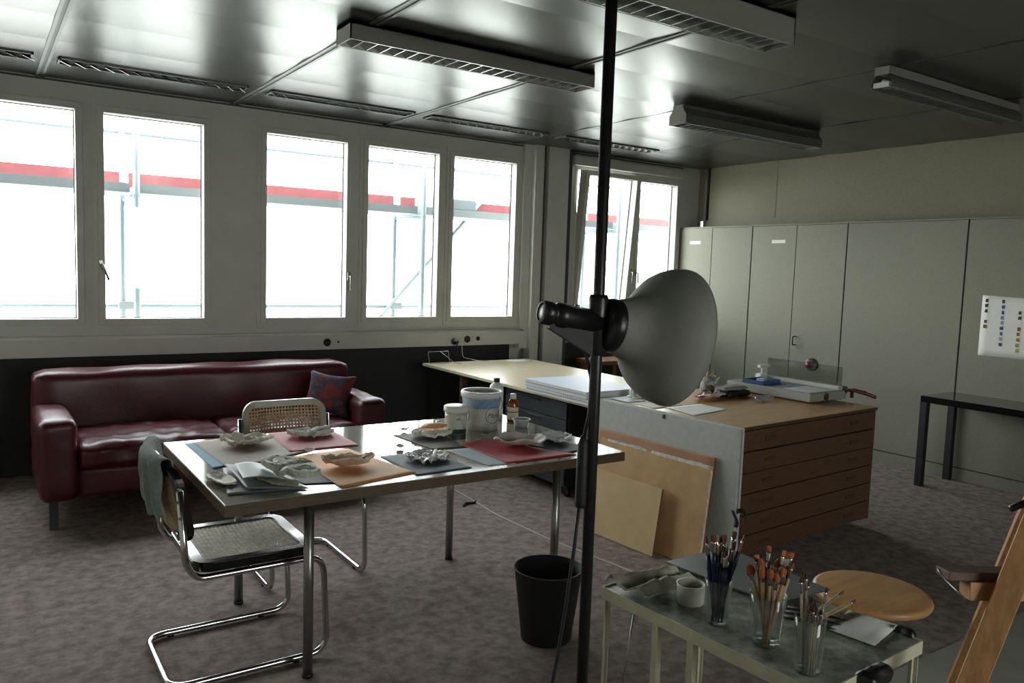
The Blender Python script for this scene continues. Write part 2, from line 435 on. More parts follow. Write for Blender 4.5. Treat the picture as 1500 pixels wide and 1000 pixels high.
# ------------------------------------------------------------------ outside: ground and scaffold
b = BM(); bx(b, -60, 70, -80, 80, -3.3, -3.2)
M['ground'] = mat('pale_ground', (190, 190, 182), .9, var=.15, vscale=.4)
g = struct('ground', b, M['ground'])
M['galv'] = mat('galvanised_steel', (128, 142, 146), .5, .3)
M['redboard'] = mat('red_toe_board', (132, 66, 68), .6, var=.1)
M['deck'] = mat('deck_steel', (120, 128, 132), .6)
sc = thing('scaffold', 'galvanised scaffold with red toe boards outside the windows', 'scaffold', (1.05, 7.2, -3.2))
for x in (-1.5, 1.06, 3.60, 6.1):
    b = BM(); tube(b, [(x, 6.9, -3.2), (x, 6.9, 4.6)], .025, 10); obj('standard', b, M['galv'], sc)
    b = BM(); tube(b, [(x - .02, 7.5, -3.2), (x - .02, 7.5, 4.6)], .025, 10); obj('standard', b, M['galv'], sc)
    b = BM(); tube(b, [(x, 6.88, 2.03), (x, 7.52, 2.03)], .022, 8); obj('transom', b, M['galv'], sc)
    b = BM(); bx(b, x - .06, x + .06, 7.44, 7.54, 1.10, 1.17, bev=.01); obj('coupler', b, M['deck'], sc)
for z in (2.60, 1.126, 3.1):
    b = BM(); tube(b, [(-4, 7.53, z), (9.5, 7.53, z)], .02, 8); obj('guard_rail', b, M['galv'], sc)
for x0, x1 in ((-4, 1.02), (1.09, 3.56), (3.64, 6.06), (6.14, 9)):
    b = BM(); bx(b, x0, x1, 6.95, 7.2, 2.057, 2.13); bx(b, x0, x1, 7.215, 7.46, 2.057, 2.13); obj('deck', b, M['deck'], sc)
    b = BM(); bx(b, x0, x1, 7.49, 7.52, 2.13, 2.262); obj('toe_board', b, M['redboard'], sc)
b = BM(); tube(b, [(3.3, 7.46, .9), (4.9, 7.46, 2.6)], .02, 8); obj('brace', b, M['galv'], sc)
b = BM(); bx(b, 3.75, 4.25, 6.99, 7.4, 2.13, 2.24, bev=.01); single('scaffold_box', b, M['deck'], 'grey box lying on the scaffold deck outside the third window', 'box')

# ------------------------------------------------------------------ ceiling vents and lamps
vent_x = [(-.80, .31), (.44, 1.56), (1.72, 2.82), (2.97, 4.10), (4.28, 5.40)]
vlab = ['short ceiling grille above the windows, cut off by the left picture edge', 'ceiling grille over the wide grey pier, dull and unlit',
        'ceiling grille above the window with the white handle', 'bright ceiling grille above the right pair of fixed windows', 'ceiling grille beside the pillars, ending behind the lamp pole']
for (x0, x1), lb in zip(vent_x, vlab):
    v = thing('ceiling_vent', lb, 'vent', ((x0 + x1) / 2, 5.66, CZ), group='ceiling grilles along the windows')
    b = BM()
    for ya, yb in ((5.575, 5.583), (5.735, 5.743)): bx(b, x0, x1, ya, yb, CZ - .018, CZ - .003)
    for xa in (x0, x1 - .012): bx(b, xa, xa + .012, 5.575, 5.743, CZ - .018, CZ - .003)
    obj('frame', b, M['rail'], v)
    b = BM(); bx(b, x0 + .01, x1 - .01, 5.583, 5.735, CZ - .0075, CZ - .003); obj('slot', b, M['gap'], v)
    b = BM(); n = 14
    for k in range(n):
        xx = x0 + .03 + k * (x1 - x0 - .06) / (n - 1)
        T = Matrix.Translation((xx, 5.659, CZ - .013)) @ Matrix.Rotation(math.radians(60), 4, 'Z') @ Matrix.Rotation(math.radians(50), 4, 'X')
        bx(b, -.068, .068, -.018, .018, -.0008, .0008, T)
    obj('louvre', b, M['alu'], v)

def box_lamp(x0, x1, y0, y1, z0, label):
    L = thing('ceiling_lamp', label, 'ceiling lamp', ((x0 + x1) / 2, (y0 + y1) / 2, CZ), group='fluorescent ceiling lamps')
    t = .006
    b = BM(); bx(b, x0, x1, y0, y0 + t, z0, CZ - .005); bx(b, x0, x1, y1 - t, y1, z0, CZ - .005); bx(b, x0, x0 + t, y0, y1, z0, CZ - .005); bx(b, x1 - t, x1, y0, y1, z0, CZ - .005)
    bx(b, x0, x1, y0, y1, CZ - .02, CZ - .005)
    obj('housing', b, M['lightbox'], L)
    for k in (0,):
        b = BM(); tube(b, [(x0 + .05, (y0 + y1) / 2, z0 + .045), (x1 - .05, (y0 + y1) / 2, z0 + .045)], .013, 10); obj('tube', b, M['white'], L)
    b = BM(); n = int((x1 - x0) / .075); m0, m1 = y0 + t, y1 - t
    for k in range(1, n):
        xx = x0 + k * (x1 - x0) / n
        prism(b, [(xx - .004, z0 + .035), (xx + .004, z0 + .035), (xx + .0015, z0 + .002), (xx - .0015, z0 + .002)], 'y', m0, m1)
    for s in (m0, m1):
        d = .02 if s == m0 else -.02
        prism(b, [(s, z0 + .001), (s + d * .3, z0 + .001), (s + d, z0 + .05), (s, z0 + .05)], 'x', x0 + t, x1 - t)
    obj('louvre', b, M['alu'], L)
box_lamp(1.53, 3.068, 3.74, 3.92, 2.642, 'long box-shaped ceiling lamp in full view left of the lamp pole')
box_lamp(1.53, 3.08, 2.352, 2.52, 2.60, 'box-shaped ceiling lamp cut off by the top picture edge, right of the lamp pole')
box_lamp(-1.06, .475, 3.74, 3.92, 2.64, 'box-shaped ceiling lamp of which only one end shows at the top left corner')
def wing_lamp(x0, x1, y0, y1, z0, label, housing):
    L = thing('ceiling_lamp', label, 'ceiling lamp', ((x0 + x1) / 2, (y0 + y1) / 2, CZ), group='fluorescent ceiling lamps')
    yc = (y0 + y1) / 2; hw = (y1 - y0) / 2
    if housing:
        b = BM(); bx(b, x0, x1, yc - .045, yc + .045, CZ - .05, CZ - .004, bev=.003); obj('housing', b, M['lightbox'], L); zt = CZ - .05
    else: zt = CZ - .004
    prof = [(.045, zt), (.042, zt - .02), (.055, zt - .045), (.075, zt - .07)] if not housing else [(.035, zt), (.055, zt - .012), (.068, zt - .035), (.072, zt - .055)]
    prof = [(r * hw / prof[-1][0], z) for r, z in prof]; prof.append((hw, z0))
    for s in (-1, 1):
        b = BM(); poly = [(yc + s * r, z) for r, z in prof] + [(yc + s * (r - .004), z) for r, z in prof[::-1]]
        prism(b, poly, 'x', x0, x1); obj('side_wing', b, M['wing'], L)
    if not housing:
        b = BM(); poly = [(yc + r, z) for r, z in prof] + [(yc - r, z) for r, z in prof[::-1]]
        prism(b, poly, 'x', x0 - .004, x0 + .001); obj('end_plate', b, M['lightbox'], L); b = BM(); prism(b, poly, 'x', x1 - .001, x1 + .004); obj('end_plate', b, M['lightbox'], L)
    else:
        b = BM(); bx(b, x0 + .0, x0 + .02, yc - .045, yc + .045, z0 + .004, z0 + .03); obj('tube_holder', b, M['white'], L)
    b = BM(); tube(b, [(x0 + .02, yc, z0 + .035), (x1 - .02, yc, z0 + .035)], .013, 10); obj('tube', b, M['white'], L)
    b = BM(); n = 20 if not housing else 26
    for k in range(1, n):
        xx = x0 + k * (x1 - x0) / n
        bx(b, xx - .0015, xx + .0015, y0 + .006, y1 - .006, z0, z0 + .016)
    bx(b, x0, x1, y0 + .003, y0 + .008, z0 - .001, z0 + .012); bx(b, x0, x1, y1 - .008, y1 - .003, z0 - .001, z0 + .012)
    obj('louvre', b, M['alu'], L)
wing_lamp(4.085, 5.62, 3.97, 4.13, 2.60, 'ceiling lamp with curved grey sides and pale end plate, nearest the cupboards and windows', False)
wing_lamp(4.15, 5.66, 2.52, 2.65, 2.615, 'ceiling lamp with open end and pale top rail at the top right', True)

# ------------------------------------------------------------------ sockets and cables on the duct
YD = 6.215
def socket(x, z, r, label):
    b = BM(); T = Matrix.Translation((x, YD, z)) @ Matrix.Rotation(PI / 2, 4, 'X')
    s = thing('wall_socket', label, 'socket', (x, YD, z), group='sockets in the window duct')
    lathe(b, [(r, 0), (r, .006), (r * .86, .008), (r * .8, .003), (0, .003)], 24, T); obj('cover', b, M['black'], s)
    if r > .025:
        b = BM()
        for dx in (-.01, .01): tube(b, [(x + dx, YD - .002, z), (x + dx, YD - .006, z)], .003, 8)
        obj('contacts', b, M['steel'], s)
socket(2.38, .905, .032, 'round black wall socket above the sofa')
socket(3.72, .903, .032, 'round black wall socket right of the plugged-in black plug')
socket(2.475, .907, .009, 'tiny dark cable hole beside the socket above the sofa')
socket(3.835, .907, .02, 'small round dark socket at the right end of the duct')
b = BM(); T = Matrix.Translation((3.58, YD, .885)) @ Matrix.Rotation(PI / 2, 4, 'X')
lathe(b, [(.03, 0), (.03, .02), (.024, .04), (.012, .055), (.012, .075), (0, .075)], 20, T)
tube(b, [(3.58, YD - .07, .885), (3.575, YD - .075, .87), (3.57, YD - .07, .84)], .006, 8)
single('power_plug', b, M['black'], 'black power plug stuck in the window duct above the desk', 'plug', (3.58, YD, .86))
b = BM(); pts = [(3.655, YD - .006, .90), (3.655, YD - .02, .88), (3.655, 6.19, .80), (3.66, 6.18, .74), (3.72, 6.02, .727), (3.80, 5.98, .724)]
tube(b, fillet(pts, .03), .0032, 6); single('cable', b, M['white'], 'thin white cable hanging from the window duct to the desk', 'cable', (3.72, 6.02, .72))

# ------------------------------------------------------------------ cupboards along the right wall
CX = 6.45
def cupboard(y1, y0, doors, label, handle=None, plates=()):
    cu = thing('cupboard', label, 'cupboard', (CX + .13, (y0 + y1) / 2, 0), group='tall built-in cupboards')
    b = BM(); bx(b, CX + .02, XR - .035, y0 + .002, y1 - .002, .0, 2.063); obj('body', b, M['gap'], cu)
    b = BM(); bx(b, CX + .002, CX + .025, y0 + .002, y1 - .002, 0, .094); obj('plinth', b, M['cup'], cu)
    b = BM(); bx(b, CX, XR - .035, y0, y1, 2.063, 2.075); obj('top_panel', b, M['cup'], cu)
    for k, (a, c) in enumerate(doors):
        b = BM(); bx(b, CX, CX + .019, c + .0035, a - .0035, .102, 2.06, bev=.0015); d = obj('door', b, M['cup'], cu)
        if handle is not None and handle[0] == k:
            hy, hz = handle[1:]
            b = BM(); tube(b, fillet([(CX, hy, hz - .04), (CX - .045, hy, hz - .04), (CX - .045, hy, hz + .04), (CX, hy, hz + .04)], .012), .006, 8)
            obj('handle', b, M['black'], d)
        for pk, pa, pb in plates:
            if pk == k:
                b = BM(); bx(b, CX - .003, CX, pb, pa, 1.893, 1.925, bev=.001); obj('name_plate', b, M['white'], d, label='blank white name plate')
    if y1 > 6.25:
        b = BM(); bx(b, CX + .0, XR - .035, y1 - .002, y1 + .006, 0, 2.063); obj('side_panel', b, M['cup'], cu)
    return cu
cupboard(6.265, 5.285, [(6.265, 5.806), (5.806, 5.285)], 'two-door cream cupboard in the corner beside the windows', (1, 5.775, 1.01), [(0, 6.115, 5.965)])
cupboard(5.279, 4.234, [(5.279, 4.763), (4.763, 4.234)], 'two-door cream cupboard behind the paper cutter, second from the windows', (1, 4.70, .97), [(0, 5.04, 4.885)])
cupboard(4.228, 3.194, [(4.228, 3.194)], 'wide single-panel cream cupboard between the two-door ones and the colour chart')
cupboard(3.188, 2.0, [(3.188, 2.0)], 'wide cream cupboard carrying the colour chart, behind the black table')
b = BM(); bx(b, CX + .04, CX + .07, 5.98, 6.02, 2.075, 2.14, bev=.003); single('clip', b, M['steel'], 'small grey clip standing on the corner cupboard', 'clip')

# colour chart
P = thing('colour_chart', 'white paper with rows of painted colour swatches taped to the cupboard', 'poster', (CX - .002, 2.8, 1.01))
b = BM(); grid_sheet(b, lambda u, v: (CX - .003 - .002 * math.sin(u * 5) * v, 3.04 - u * .52, 1.012 + v * (.466 - .02 * u)), 10, 8, .001); obj('sheet', b, M['paper'], P)
cols = {0: [(40, 38, 44), (36, 34, 38), (44, 40, 44), None, (58, 50, 56), (118, 84, 52)], 1: [(30, 30, 34), (48, 54, 118), (46, 50, 96), (120, 126, 140), (130, 150, 176), (44, 56, 120), (70, 84, 136), (150, 160, 150), (36, 38, 66)],
        2: [None, None, (48, 44, 56), (60, 46, 60), None, (120, 52, 34), (134, 80, 50), (150, 120, 70), (162, 140, 90), (170, 160, 80)], 3: [(70, 90, 60), (60, 100, 70), (120, 140, 80), (50, 70, 50), (90, 60, 50)]}
for ci, (yc, zc0) in enumerate(((3.005, 1.452), (2.885, 1.447), (2.765, 1.452), (2.65, 1.44))):
    for k, c in enumerate(cols[ci]):
        if c is None: continue
        mm = M.setdefault('sw%s' % (c,), mat('swatch_paint', c, .6, var=.15, vscale=50))
        b = BM(); z = zc0 - k * .0405; random.seed(ci * 20 + k)
        poly = [(yc - .012 + random.uniform(-.003, .003) + (.022 if j in (1, 2) else 0), z + random.uniform(-.003, .003) - (.026 if j in (2, 3) else 0)) for j in range(4)]
        prism(b, poly, 'x', CX - .0066, CX - .0052); obj('colour_swatch', b, mm, P)

# ------------------------------------------------------------------ black console table
t = thing('console_table', 'narrow black console table standing before the cupboards', 'table', (6.18, 2.5, 0))
b = BM(); bx(b, 5.965, 6.43, 1.95, 3.20, .65, .70, bev=.002); obj('tabletop', b, M['blacklac'], t)
for x0 in (5.965, 6.38):
    for y0 in (3.15, 1.95):
        b = BM(); bx(b, x0, x0 + .05, y0, y0 + .05, 0, .651); obj('leg', b, M['blackmatte'], t)

# ------------------------------------------------------------------ sofa
s = thing('sofa', 'dark red leather three-seat sofa below the windows', 'sofa', (1.31, 5.45, 0))
b = BM(); soft(b, .27, 2.34, 5.62, 5.93, .16, .815, .06, (0, .01, .006), .012, 1, n=14, wscale=4); obj('backrest', b, M['leather'], s)
for x0, x1, q in ((.26, .455, 2), (2.155, 2.35, 3)):
    b = BM(); soft(b, x0, x1, 4.98, 5.72, .165, .625, .045, (.004, .004, .012), .006, q, n=9); obj('armrest', b, M['leather'], s)
b = BM(); soft(b, .44, 2.17, 5.02, 5.68, .165, .34, .03, (0, .004, 0), .004, 4, n=9); obj('base', b, M['leather'], s)
for x0, x1, q in ((.456, 1.304, 5), (1.306, 2.154, 6)):
    b = BM(); soft(b, x0, x1, 4.985, 5.66, .33, .475, .05, (.0, .006, .022), .016, q, n=14, wscale=14); obj('seat_cushion', b, M['leather'], s)
for x in (.31, 2.26):
    for y in (5.03, 5.84):
        b = BM(); bx(b, x, x + .045, y, y + .045, 0, .175, bev=.003); obj('leg', b, M['seal'], s)
# patterned cushion
M['pattern'] = mat('patterned_fabric', (96, 30, 28), .9, rgb2=(70, 90, 130), vscale=7)
nt = M['pattern'].node_tree; rp = [n for n in nt.nodes if n.type == 'VALTORGB'][0].color_ramp
rp.elements[0].position = .3; rp.elements[0].color = (*lin((92, 60, 64)), 1); rp.elements[1].position = .7; rp.elements[1].color = (*lin((52, 70, 104)), 1)
for p_, c_ in ((.42, (150, 56, 46)), (.5, (60, 64, 84)), (.58, (120, 84, 80))):
    e = rp.elements.new(p_); e.color = (*lin(c_), 1)
b = BM(); Tm = Matrix.Translation((2.06, 5.33, .628)) @ Matrix.Rotation(math.radians(-38), 4, 'Z') @ Matrix.Rotation(math.radians(-24), 4, 'X') @ Matrix.Rotation(math.radians(6), 4, 'Y')
def pil(u, v, s):
    a, c = 2 * u - 1, 2 * v - 1
    pin = 1 - .16 * (1 - a * a) * abs(c) ** 2; pin2 = 1 - .16 * (1 - c * c) * abs(a) ** 2
    h = .075 * (max(0, (1 - a ** 4) * (1 - c ** 4))) ** .45
    return V((a * .175 * pin2, s * h * .9, c * .16 * pin))
tt = BM(); n = 18
G = {}
for sgn in (-1, 1):
    for i in range(n + 1):
        for j in range(n + 1):
            edge = i in (0, n) or j in (0, n)
            key = (i, j, 0 if edge else sgn)
            if key not in G: G[key] = tt.verts.new(pil(i / n, j / n, sgn))
    for i in range(n):
        for j in range(n):
            q = [(i, j), (i + 1, j), (i + 1, j + 1), (i, j + 1)]
            tt.faces.new([G[(a, c, 0 if (a in (0, n) or c in (0, n)) else sgn)] for a, c in q])
bmesh.ops.recalc_face_normals(tt, faces=tt.faces[:])
for f in tt.faces: f.smooth = True
merge(b, tt, Tm)
single('cushion', b, M['pattern'], 'square patterned cushion leaning in the right corner of the sofa', 'cushion')

# ------------------------------------------------------------------ work table
TZ = .74
t = thing('work_table', 'long table with glossy grey top and steel tube legs covered in coloured papers', 'table', (1.55, 3.17, 0))
b = BM(); bx(b, .667, 2.437, 2.645, 3.69, TZ - .003, TZ, bev=.001); obj('tabletop', b, M['tabletop'], t)
b = BM(); bx(b, .665, 2.439, 2.643, 3.692, TZ - .042, TZ - .003, bev=.001); obj('edge_board', b, M['tableedge'], t)
for x, y in ((1.0, 2.77), (.955, 3.55), (2.165, 2.79), (2.06, 3.57)):
    b = BM(); cyl(b, x, y, .012, TZ - .042, .019); l = obj('leg', b, M['steel'], t)
    b = BM(); cyl(b, x, y, 0, .014, .021); obj('foot_cap', b, M['black'], l)

# ------------------------------------------------------------------ cantilever chairs
def chair(loc, rz, label, lac, metal):
    c = thing('cantilever_chair', label, 'chair', loc, rz, 'cantilever cane chairs at the work table')
    w = .232; r = .0125
    side = lambda s: [(-.255, s * w, .735), (-.236, s * w, .47), (-.20, s * w, .405), (.275, s * w, .408), (.295, s * w, r + .004), (-.29, s * w, r + .004)]
    pts = side(1) + side(-1)[::-1]
    b = BM(); tube(b, fillet(pts, .075, 8), r, 12)
    obj('tube_frame', b, metal, c, True)
    # seat frame: rounded rectangle ring with caning
    def ring(hx, hy, z0, z1, inner, cx=0., rad=.07):
        bb = BM(); N = 8; o, i_ = [], []
        for (sx, sy, a0) in ((1, 1, 0), (-1, 1, 90), (-1, -1, 180), (1, -1, 270)):
            for k in range(N + 1):
                a = math.radians(a0 + 90 * k / N)
                o.append((cx + sx * (hx - rad) + rad * math.cos(a), sy * (hy - rad) + rad * math.sin(a)))
                ri = max(rad - inner, .01); i_.append((cx + sx * (hx - rad) + ri * math.cos(a), sy * (hy - rad) + ri * math.sin(a)))
        return o, i_
    def ringmesh(o, i_, fn0, fn1):
        bb = BM(); n = len(o)
        A = [[bb.verts.new(f(p)) for p in q] for q, f in ((o, fn0), (o, fn1), (i_, fn1), (i_, fn0))]
        for a in range(4):
            X, Y = A[a], A[(a + 1) % 4]
            for k in range(n): bb.faces.new((X[k], X[(k + 1) % n], Y[(k + 1) % n], Y[k]))
        bmesh.ops.recalc_face_normals(bb, faces=bb.faces[:])
        bmesh.ops.bevel(bb, geom=[e for e in bb.edges if len(e.link_faces) == 2 and e.calc_face_angle(0) > 1], offset=.004, segments=2, affect='EDGES', clamp_overlap=True)
        return bb
    o, i_ = ring(.225, .235, 0, 0, .045, .02)
    bb = ringmesh(o, i_, lambda p: V((p[0], p[1], .421)), lambda p: V((p[0], p[1], .457)))
    obj('seat_frame', bb, lac, c, True)
    b = BM(); grid_sheet(b, lambda u, v: (.02 + (u - .5) * .375, (v - .5) * .395, .451 - .014 * 16 * u * (1 - u) * v * (1 - v)), 14, 14, .003); obj('seat_cane', b, M['caneb'], c, True)
    # backrest: curved rounded panel
    o, i_ = ring(.145, .222, 0, 0, .032, 0, .07)
    def bk(off):
        def f(p):
            z = .672 - p[0]; tilt = -(p[0]) * .18
            return V((-.232 - .20 * (z - .672) + off - .05 * (1 - (p[1] / .222) ** 2), p[1], z))
        return f
    bb = ringmesh(o, i_, bk(-.014), bk(.014)); obj('back_frame', bb, lac, c, True)
    b = BM(); f0 = bk(0)
    grid_sheet(b, lambda u, v: f0(((u - .5) * .232, (v - .5) * .388)), 8, 14, .003); obj('back_cane', b, M['canef'], c, True)
    for sy in (1, -1):
        for x in (-.2, .17):
            b = BM(); cyl(b, x, sy * w, 0, .014, .013); obj('glide', b, M['black'], c, True)
    b = BM()
    for sy in (1, -1):
        for z in (.64, .70):
            tube(b, [(-.262 + (.70 - z) * .1, sy * (w + .012), z), (-.262 + (.70 - z) * .1, sy * (w + .017), z)], .006, 8)
    obj('screws', b, M['steel'], c, True)
    return c
chair((.83, 3.13, 0), 0, 'chrome cantilever chair with black frame and cane seat, grey cloth on its back', M['blacklac'], M['chrome'])
chair((1.345, 3.86, 0), -PI / 2, 'cantilever chair with pale frame and cane back on the sofa side of the table', M['beigelac'], M['chrome'])

# grey cloth over the chair back
M['cloth'] = mat('grey_green_cloth', (124, 134, 128), .95, var=.15, vscale=30, bump=.3, bscale=120)
b = BM()
def clothf(u, v):
    y = 2.965 + v * .425 + .01 * math.sin(9 * u)
    yy = (y - 3.13) / .222; back = -.05 * (1 - min(1, yy * yy))
    L = .24 + .03 * noise.noise(V((v * 9, 1, 0))) + .10 * (1 - v) * min(1, 6 * v + .3)
    s = u * L - .06
    xt = .83 - .232 - .20 * (.82 - .672) + back
    fold = .006 * math.sin(v * 30 + u * 2) * min(1, u * 2) + .005 * noise.noise(V((v * 12, u * 5, 2)))
    if s < 0: return (xt + .024 + .2 * (-s), y, .822 + s)
    if s < .045:
        a = s / .045 * PI; return (xt + .024 * math.cos(a), y, .824 + .014 * math.sin(a))
    d = s - .045
    return (xt - .024 - .012 * min(1, d * 8) + .16 * d + fold - .004, y + .01 * math.sin(6 * d), .822 - d)
grid_sheet(b, clothf, 40, 44, .003)
single('cloth', b, M['cloth'], 'grey-green cloth draped over the back of the black-framed chair', 'cloth')

# ------------------------------------------------------------------ papers on the table
def quad_sheet(q, z, th=.0009, lift=0., seed=0, curl=None):
    q = [V((x, y, 0)) for x, y in q]; b = BM()
    def f(u, v):
        p = (q[0] * (1 - u) + q[1] * u) * (1 - v) + (q[3] * (1 - u) + q[2] * u) * v
        h = z + lift * (noise.noise(V((p.x * 6 + seed, p.y * 6, seed))) * .5 + .5)
        if curl: h += curl(u, v)
        return (p.x, p.y, h)
    return grid_sheet(b, f, 14, 14, th)
def paper(name, rgb, q, layer, label, lift=.001, curl=None, cat='paper'):
    m = mat(name + '_colour', rgb, .64, var=.04, vscale=14)
    return single('paper_sheet', quad_sheet(q, TZ + .0009 + layer * .0008, .0006, lift * .3, layer * 3 + len(label), curl), m, label, cat)
paper('blue', (58, 140, 178), [(.742, 3.635), (.80, 3.64), (.85, 3.17), (.748, 3.13)], 0, 'bright blue paper under the brown sheet at the left table end')
paper('brown', (148, 130, 114), [(.775, 3.64), (1.105, 3.705), (1.19, 3.26), (.80, 3.09)], 1, 'grey-brown paper sheet at the far left corner of the table')
paper('pink', (186, 96, 98), [(1.124, 3.686), (1.419, 3.684), (1.409, 3.271), (1.095, 3.275)], 2, 'dusty pink paper at the table edge before the pale chair')
paper('orange', (226, 164, 96), [(1.085, 3.20), (1.339, 3.229), (1.42, 2.732), (1.081, 2.66)], 2, 'orange paper at the near table edge')
paper('slate', (70, 84, 92), [(1.404, 3.043), (1.639, 3.041), (1.659, 2.700), (1.403, 2.690)], 1, 'slate blue paper under the crumpled silver foil')
paper('iceblue', (176, 190, 196), [(1.715, 3.02), (1.835, 3.015), (1.86, 2.679), (1.737, 2.695)], 0, 'pale ice-blue paper between slate and red sheets')
paper('greygreen', (92, 88, 78), [(1.637, 3.406), (1.86, 3.40), (1.835, 3.03), (1.668, 3.057)], 1, 'dark grey-green paper in front of the buckets')
paper('red', (176, 52, 58), [(1.828, 3.102), (2.00, 3.136), (2.20, 2.691), (1.825, 2.69)], 2, 'red paper near the right table end')
paper('anthracite', (72, 78, 80), [(2.07, 3.08), (2.30, 3.12), (2.345, 2.76), (2.18, 2.73)], 1, 'anthracite paper at the right table end beside the lamp pole')
paper('blacksheet', (26, 25, 25), [(.90, 3.17), (1.09, 3.26), (1.16, 2.70), (.98, 2.76)], 0, 'black paper showing under the grey folded sheets and the orange one', 0.0)

def crumple(cx, cy, rx, ry, rot, z, th=.006, lift=.02, amp=.01, seed=0, sq=2.6, nr=22, na=72, mid=0., fold=None, fr=22.):
    """hand-moulded shell of stiff paper or plaster: closed, curled at its rim, wrinkled"""
    t = BM(); top, bot = [], []
    for i in range(nr + 1):
        rt, rb = [], []
        for k in range(na):
            a = 2 * PI * k / na; ca, sa = math.cos(a), math.sin(a)
            q = (abs(ca) ** sq + abs(sa) ** sq) ** (-1 / sq); rr = i / nr
            j = 1 + .10 * noise.noise(V((ca * 1.7 + seed * 3, sa * 1.7, seed))) + .04 * noise.noise(V((ca * 6, sa * 6, seed + 4)))
            x, y = rx * rr * q * ca * j, ry * rr * q * sa * j
            h = lift * rr ** 2.2 * (1 + .7 * noise.noise(V((ca * 1.3, sa * 1.3, seed + 9)))) + mid * (1 - rr ** 2)
            w = noise.noise(V((x * fr, y * fr, seed))) ; w2 = noise.noise(V((x * fr * 3, y * fr * 3, seed + 2)))
            w3 = noise.noise(V((x * fr * 7, y * fr * 7, seed + 5))); h += amp * (w * .8 + (.5 - abs(w)) * .5 + (.35 - abs(w2)) * .55 + abs(w3) * .22) * (.45 + .55 * rr)
            if fold: h += fold(x, y)
            c, s_ = math.cos(rot), math.sin(rot)
            X, Y = cx + x * c - y * s_, cy + x * s_ + y * c
            rt.append((X, Y, max(h, -.001) + th)); rb.append((X, Y, max(h, -.001)))
        top.append(rt); bot.append(rb)
    zmin = min(p[2] for r in bot for p in r)
    mk = lambda R: [[t.verts.new((p[0], p[1], p[2] - zmin + z)) for p in r] for r in R]
    T, B = mk(top[1:]), mk(bot[1:])
    ct = t.verts.new((cx, cy, top[0][0][2] - zmin + z)); cb = t.verts.new((cx, cy, bot[0][0][2] - zmin + z))
    for R, cc in ((T, ct), (B, cb)):
        for k in range(na): t.faces.new((cc, R[0][k], R[0][(k + 1) % na]))
        for i in range(nr - 1):
            for k in range(na): t.faces.new((R[i][k], R[i + 1][k], R[i + 1][(k + 1) % na], R[i][(k + 1) % na]))
    for k in range(na): t.faces.new((T[-1][k], B[-1][k], B[-1][(k + 1) % na], T[-1][(k + 1) % na]))
    bmesh.ops.recalc_face_normals(t, faces=t.faces[:])
    for f in t.faces: f.smooth = amp < .012
    return t
def Mc(n, a, b_, vs=14, ro=.6, me=0.):
    m = mat(n, a, ro, me, rgb2=b_, vscale=vs)
    r = [q for q in m.node_tree.nodes if q.type == 'VALTORGB'][0].color_ramp
    r.elements[0].position = .28; r.elements[1].position = .52
    return m
Z0 = TZ + .0032
GS = 'moulded paper pieces on the table'
single('moulded_piece', crumple(.975, 3.50, .10, .085, .3, Z0, .008, .020, .017, 1, 3.5, fr=30.), Mc('cream_cast', (176, 152, 116), (236, 230, 214), 34), 'curled cream moulded piece on the brown paper', 'paper object', group=GS)
single('moulded_piece', crumple(1.285, 3.545, .105, .068, .1, Z0, .016, .014, .020, 2, 2.6, mid=.014, fr=26.), Mc('mossy_cast', (84, 78, 52), (206, 208, 196), 24), 'greenish folded moulded piece on the pink paper', 'paper object', group=GS)
single('moulded_piece', crumple(1.225, 2.945, .105, .062, -.25, Z0, .008, .026, .016, 3, 2.3, fr=28.), Mc('pinkish_cast', (176, 122, 90), (212, 190, 172), 22), 'pinkish tan curled piece on the orange paper', 'paper object', group=GS)
single('foil_piece', crumple(1.56, 2.905, .085, .078, .2, Z0, .005, .010, .024, 4, 3.5, nr=28, na=96, fr=36.), mat('silver_foil', (232, 232, 228), .25, .55, bump=.8, bscale=120), 'crumpled silver foil on the slate blue paper', 'foil', group=GS)
fo = single('moulded_piece', crumple(1.80, 3.31, .10, .07, .0, Z0, .014, .016, .018, 5, 2.4, mid=.018, fr=26.), Mc('white_cast', (186, 176, 150), (240, 238, 230), 30), 'white crumpled piece with orange top before the small bucket', 'paper object', group=GS)
b = crumple(1.81, 3.315, .065, .045, .1, 0, .008, .0, .009, 15, 2.2, mid=.012); b.transform(Matrix.Translation((0, 0, Z0 + .038)))
obj('orange_layer', b, Mc('orange_cast', (190, 122, 40), (222, 170, 92), 30), fo, label='orange layer')
single('moulded_piece', crumple(2.065, 2.955, .12, .085, -.35, Z0, .007, .028, .009, 6, 3.0, fr=20.), Mc('taupe_cast', (132, 114, 100), (216, 210, 200), 14), 'grey-brown curled bowl-like piece on the red paper', 'paper object', group=GS)
single('moulded_piece', crumple(2.275, 2.955, .088, .075, .8, Z0, .006, .016, .015, 7, 2.3, fr=26.), Mc('pale_cast', (196, 202, 200), (228, 230, 226), 24), 'pale grey-white crumpled piece on the anthracite paper', 'paper object', group=GS)
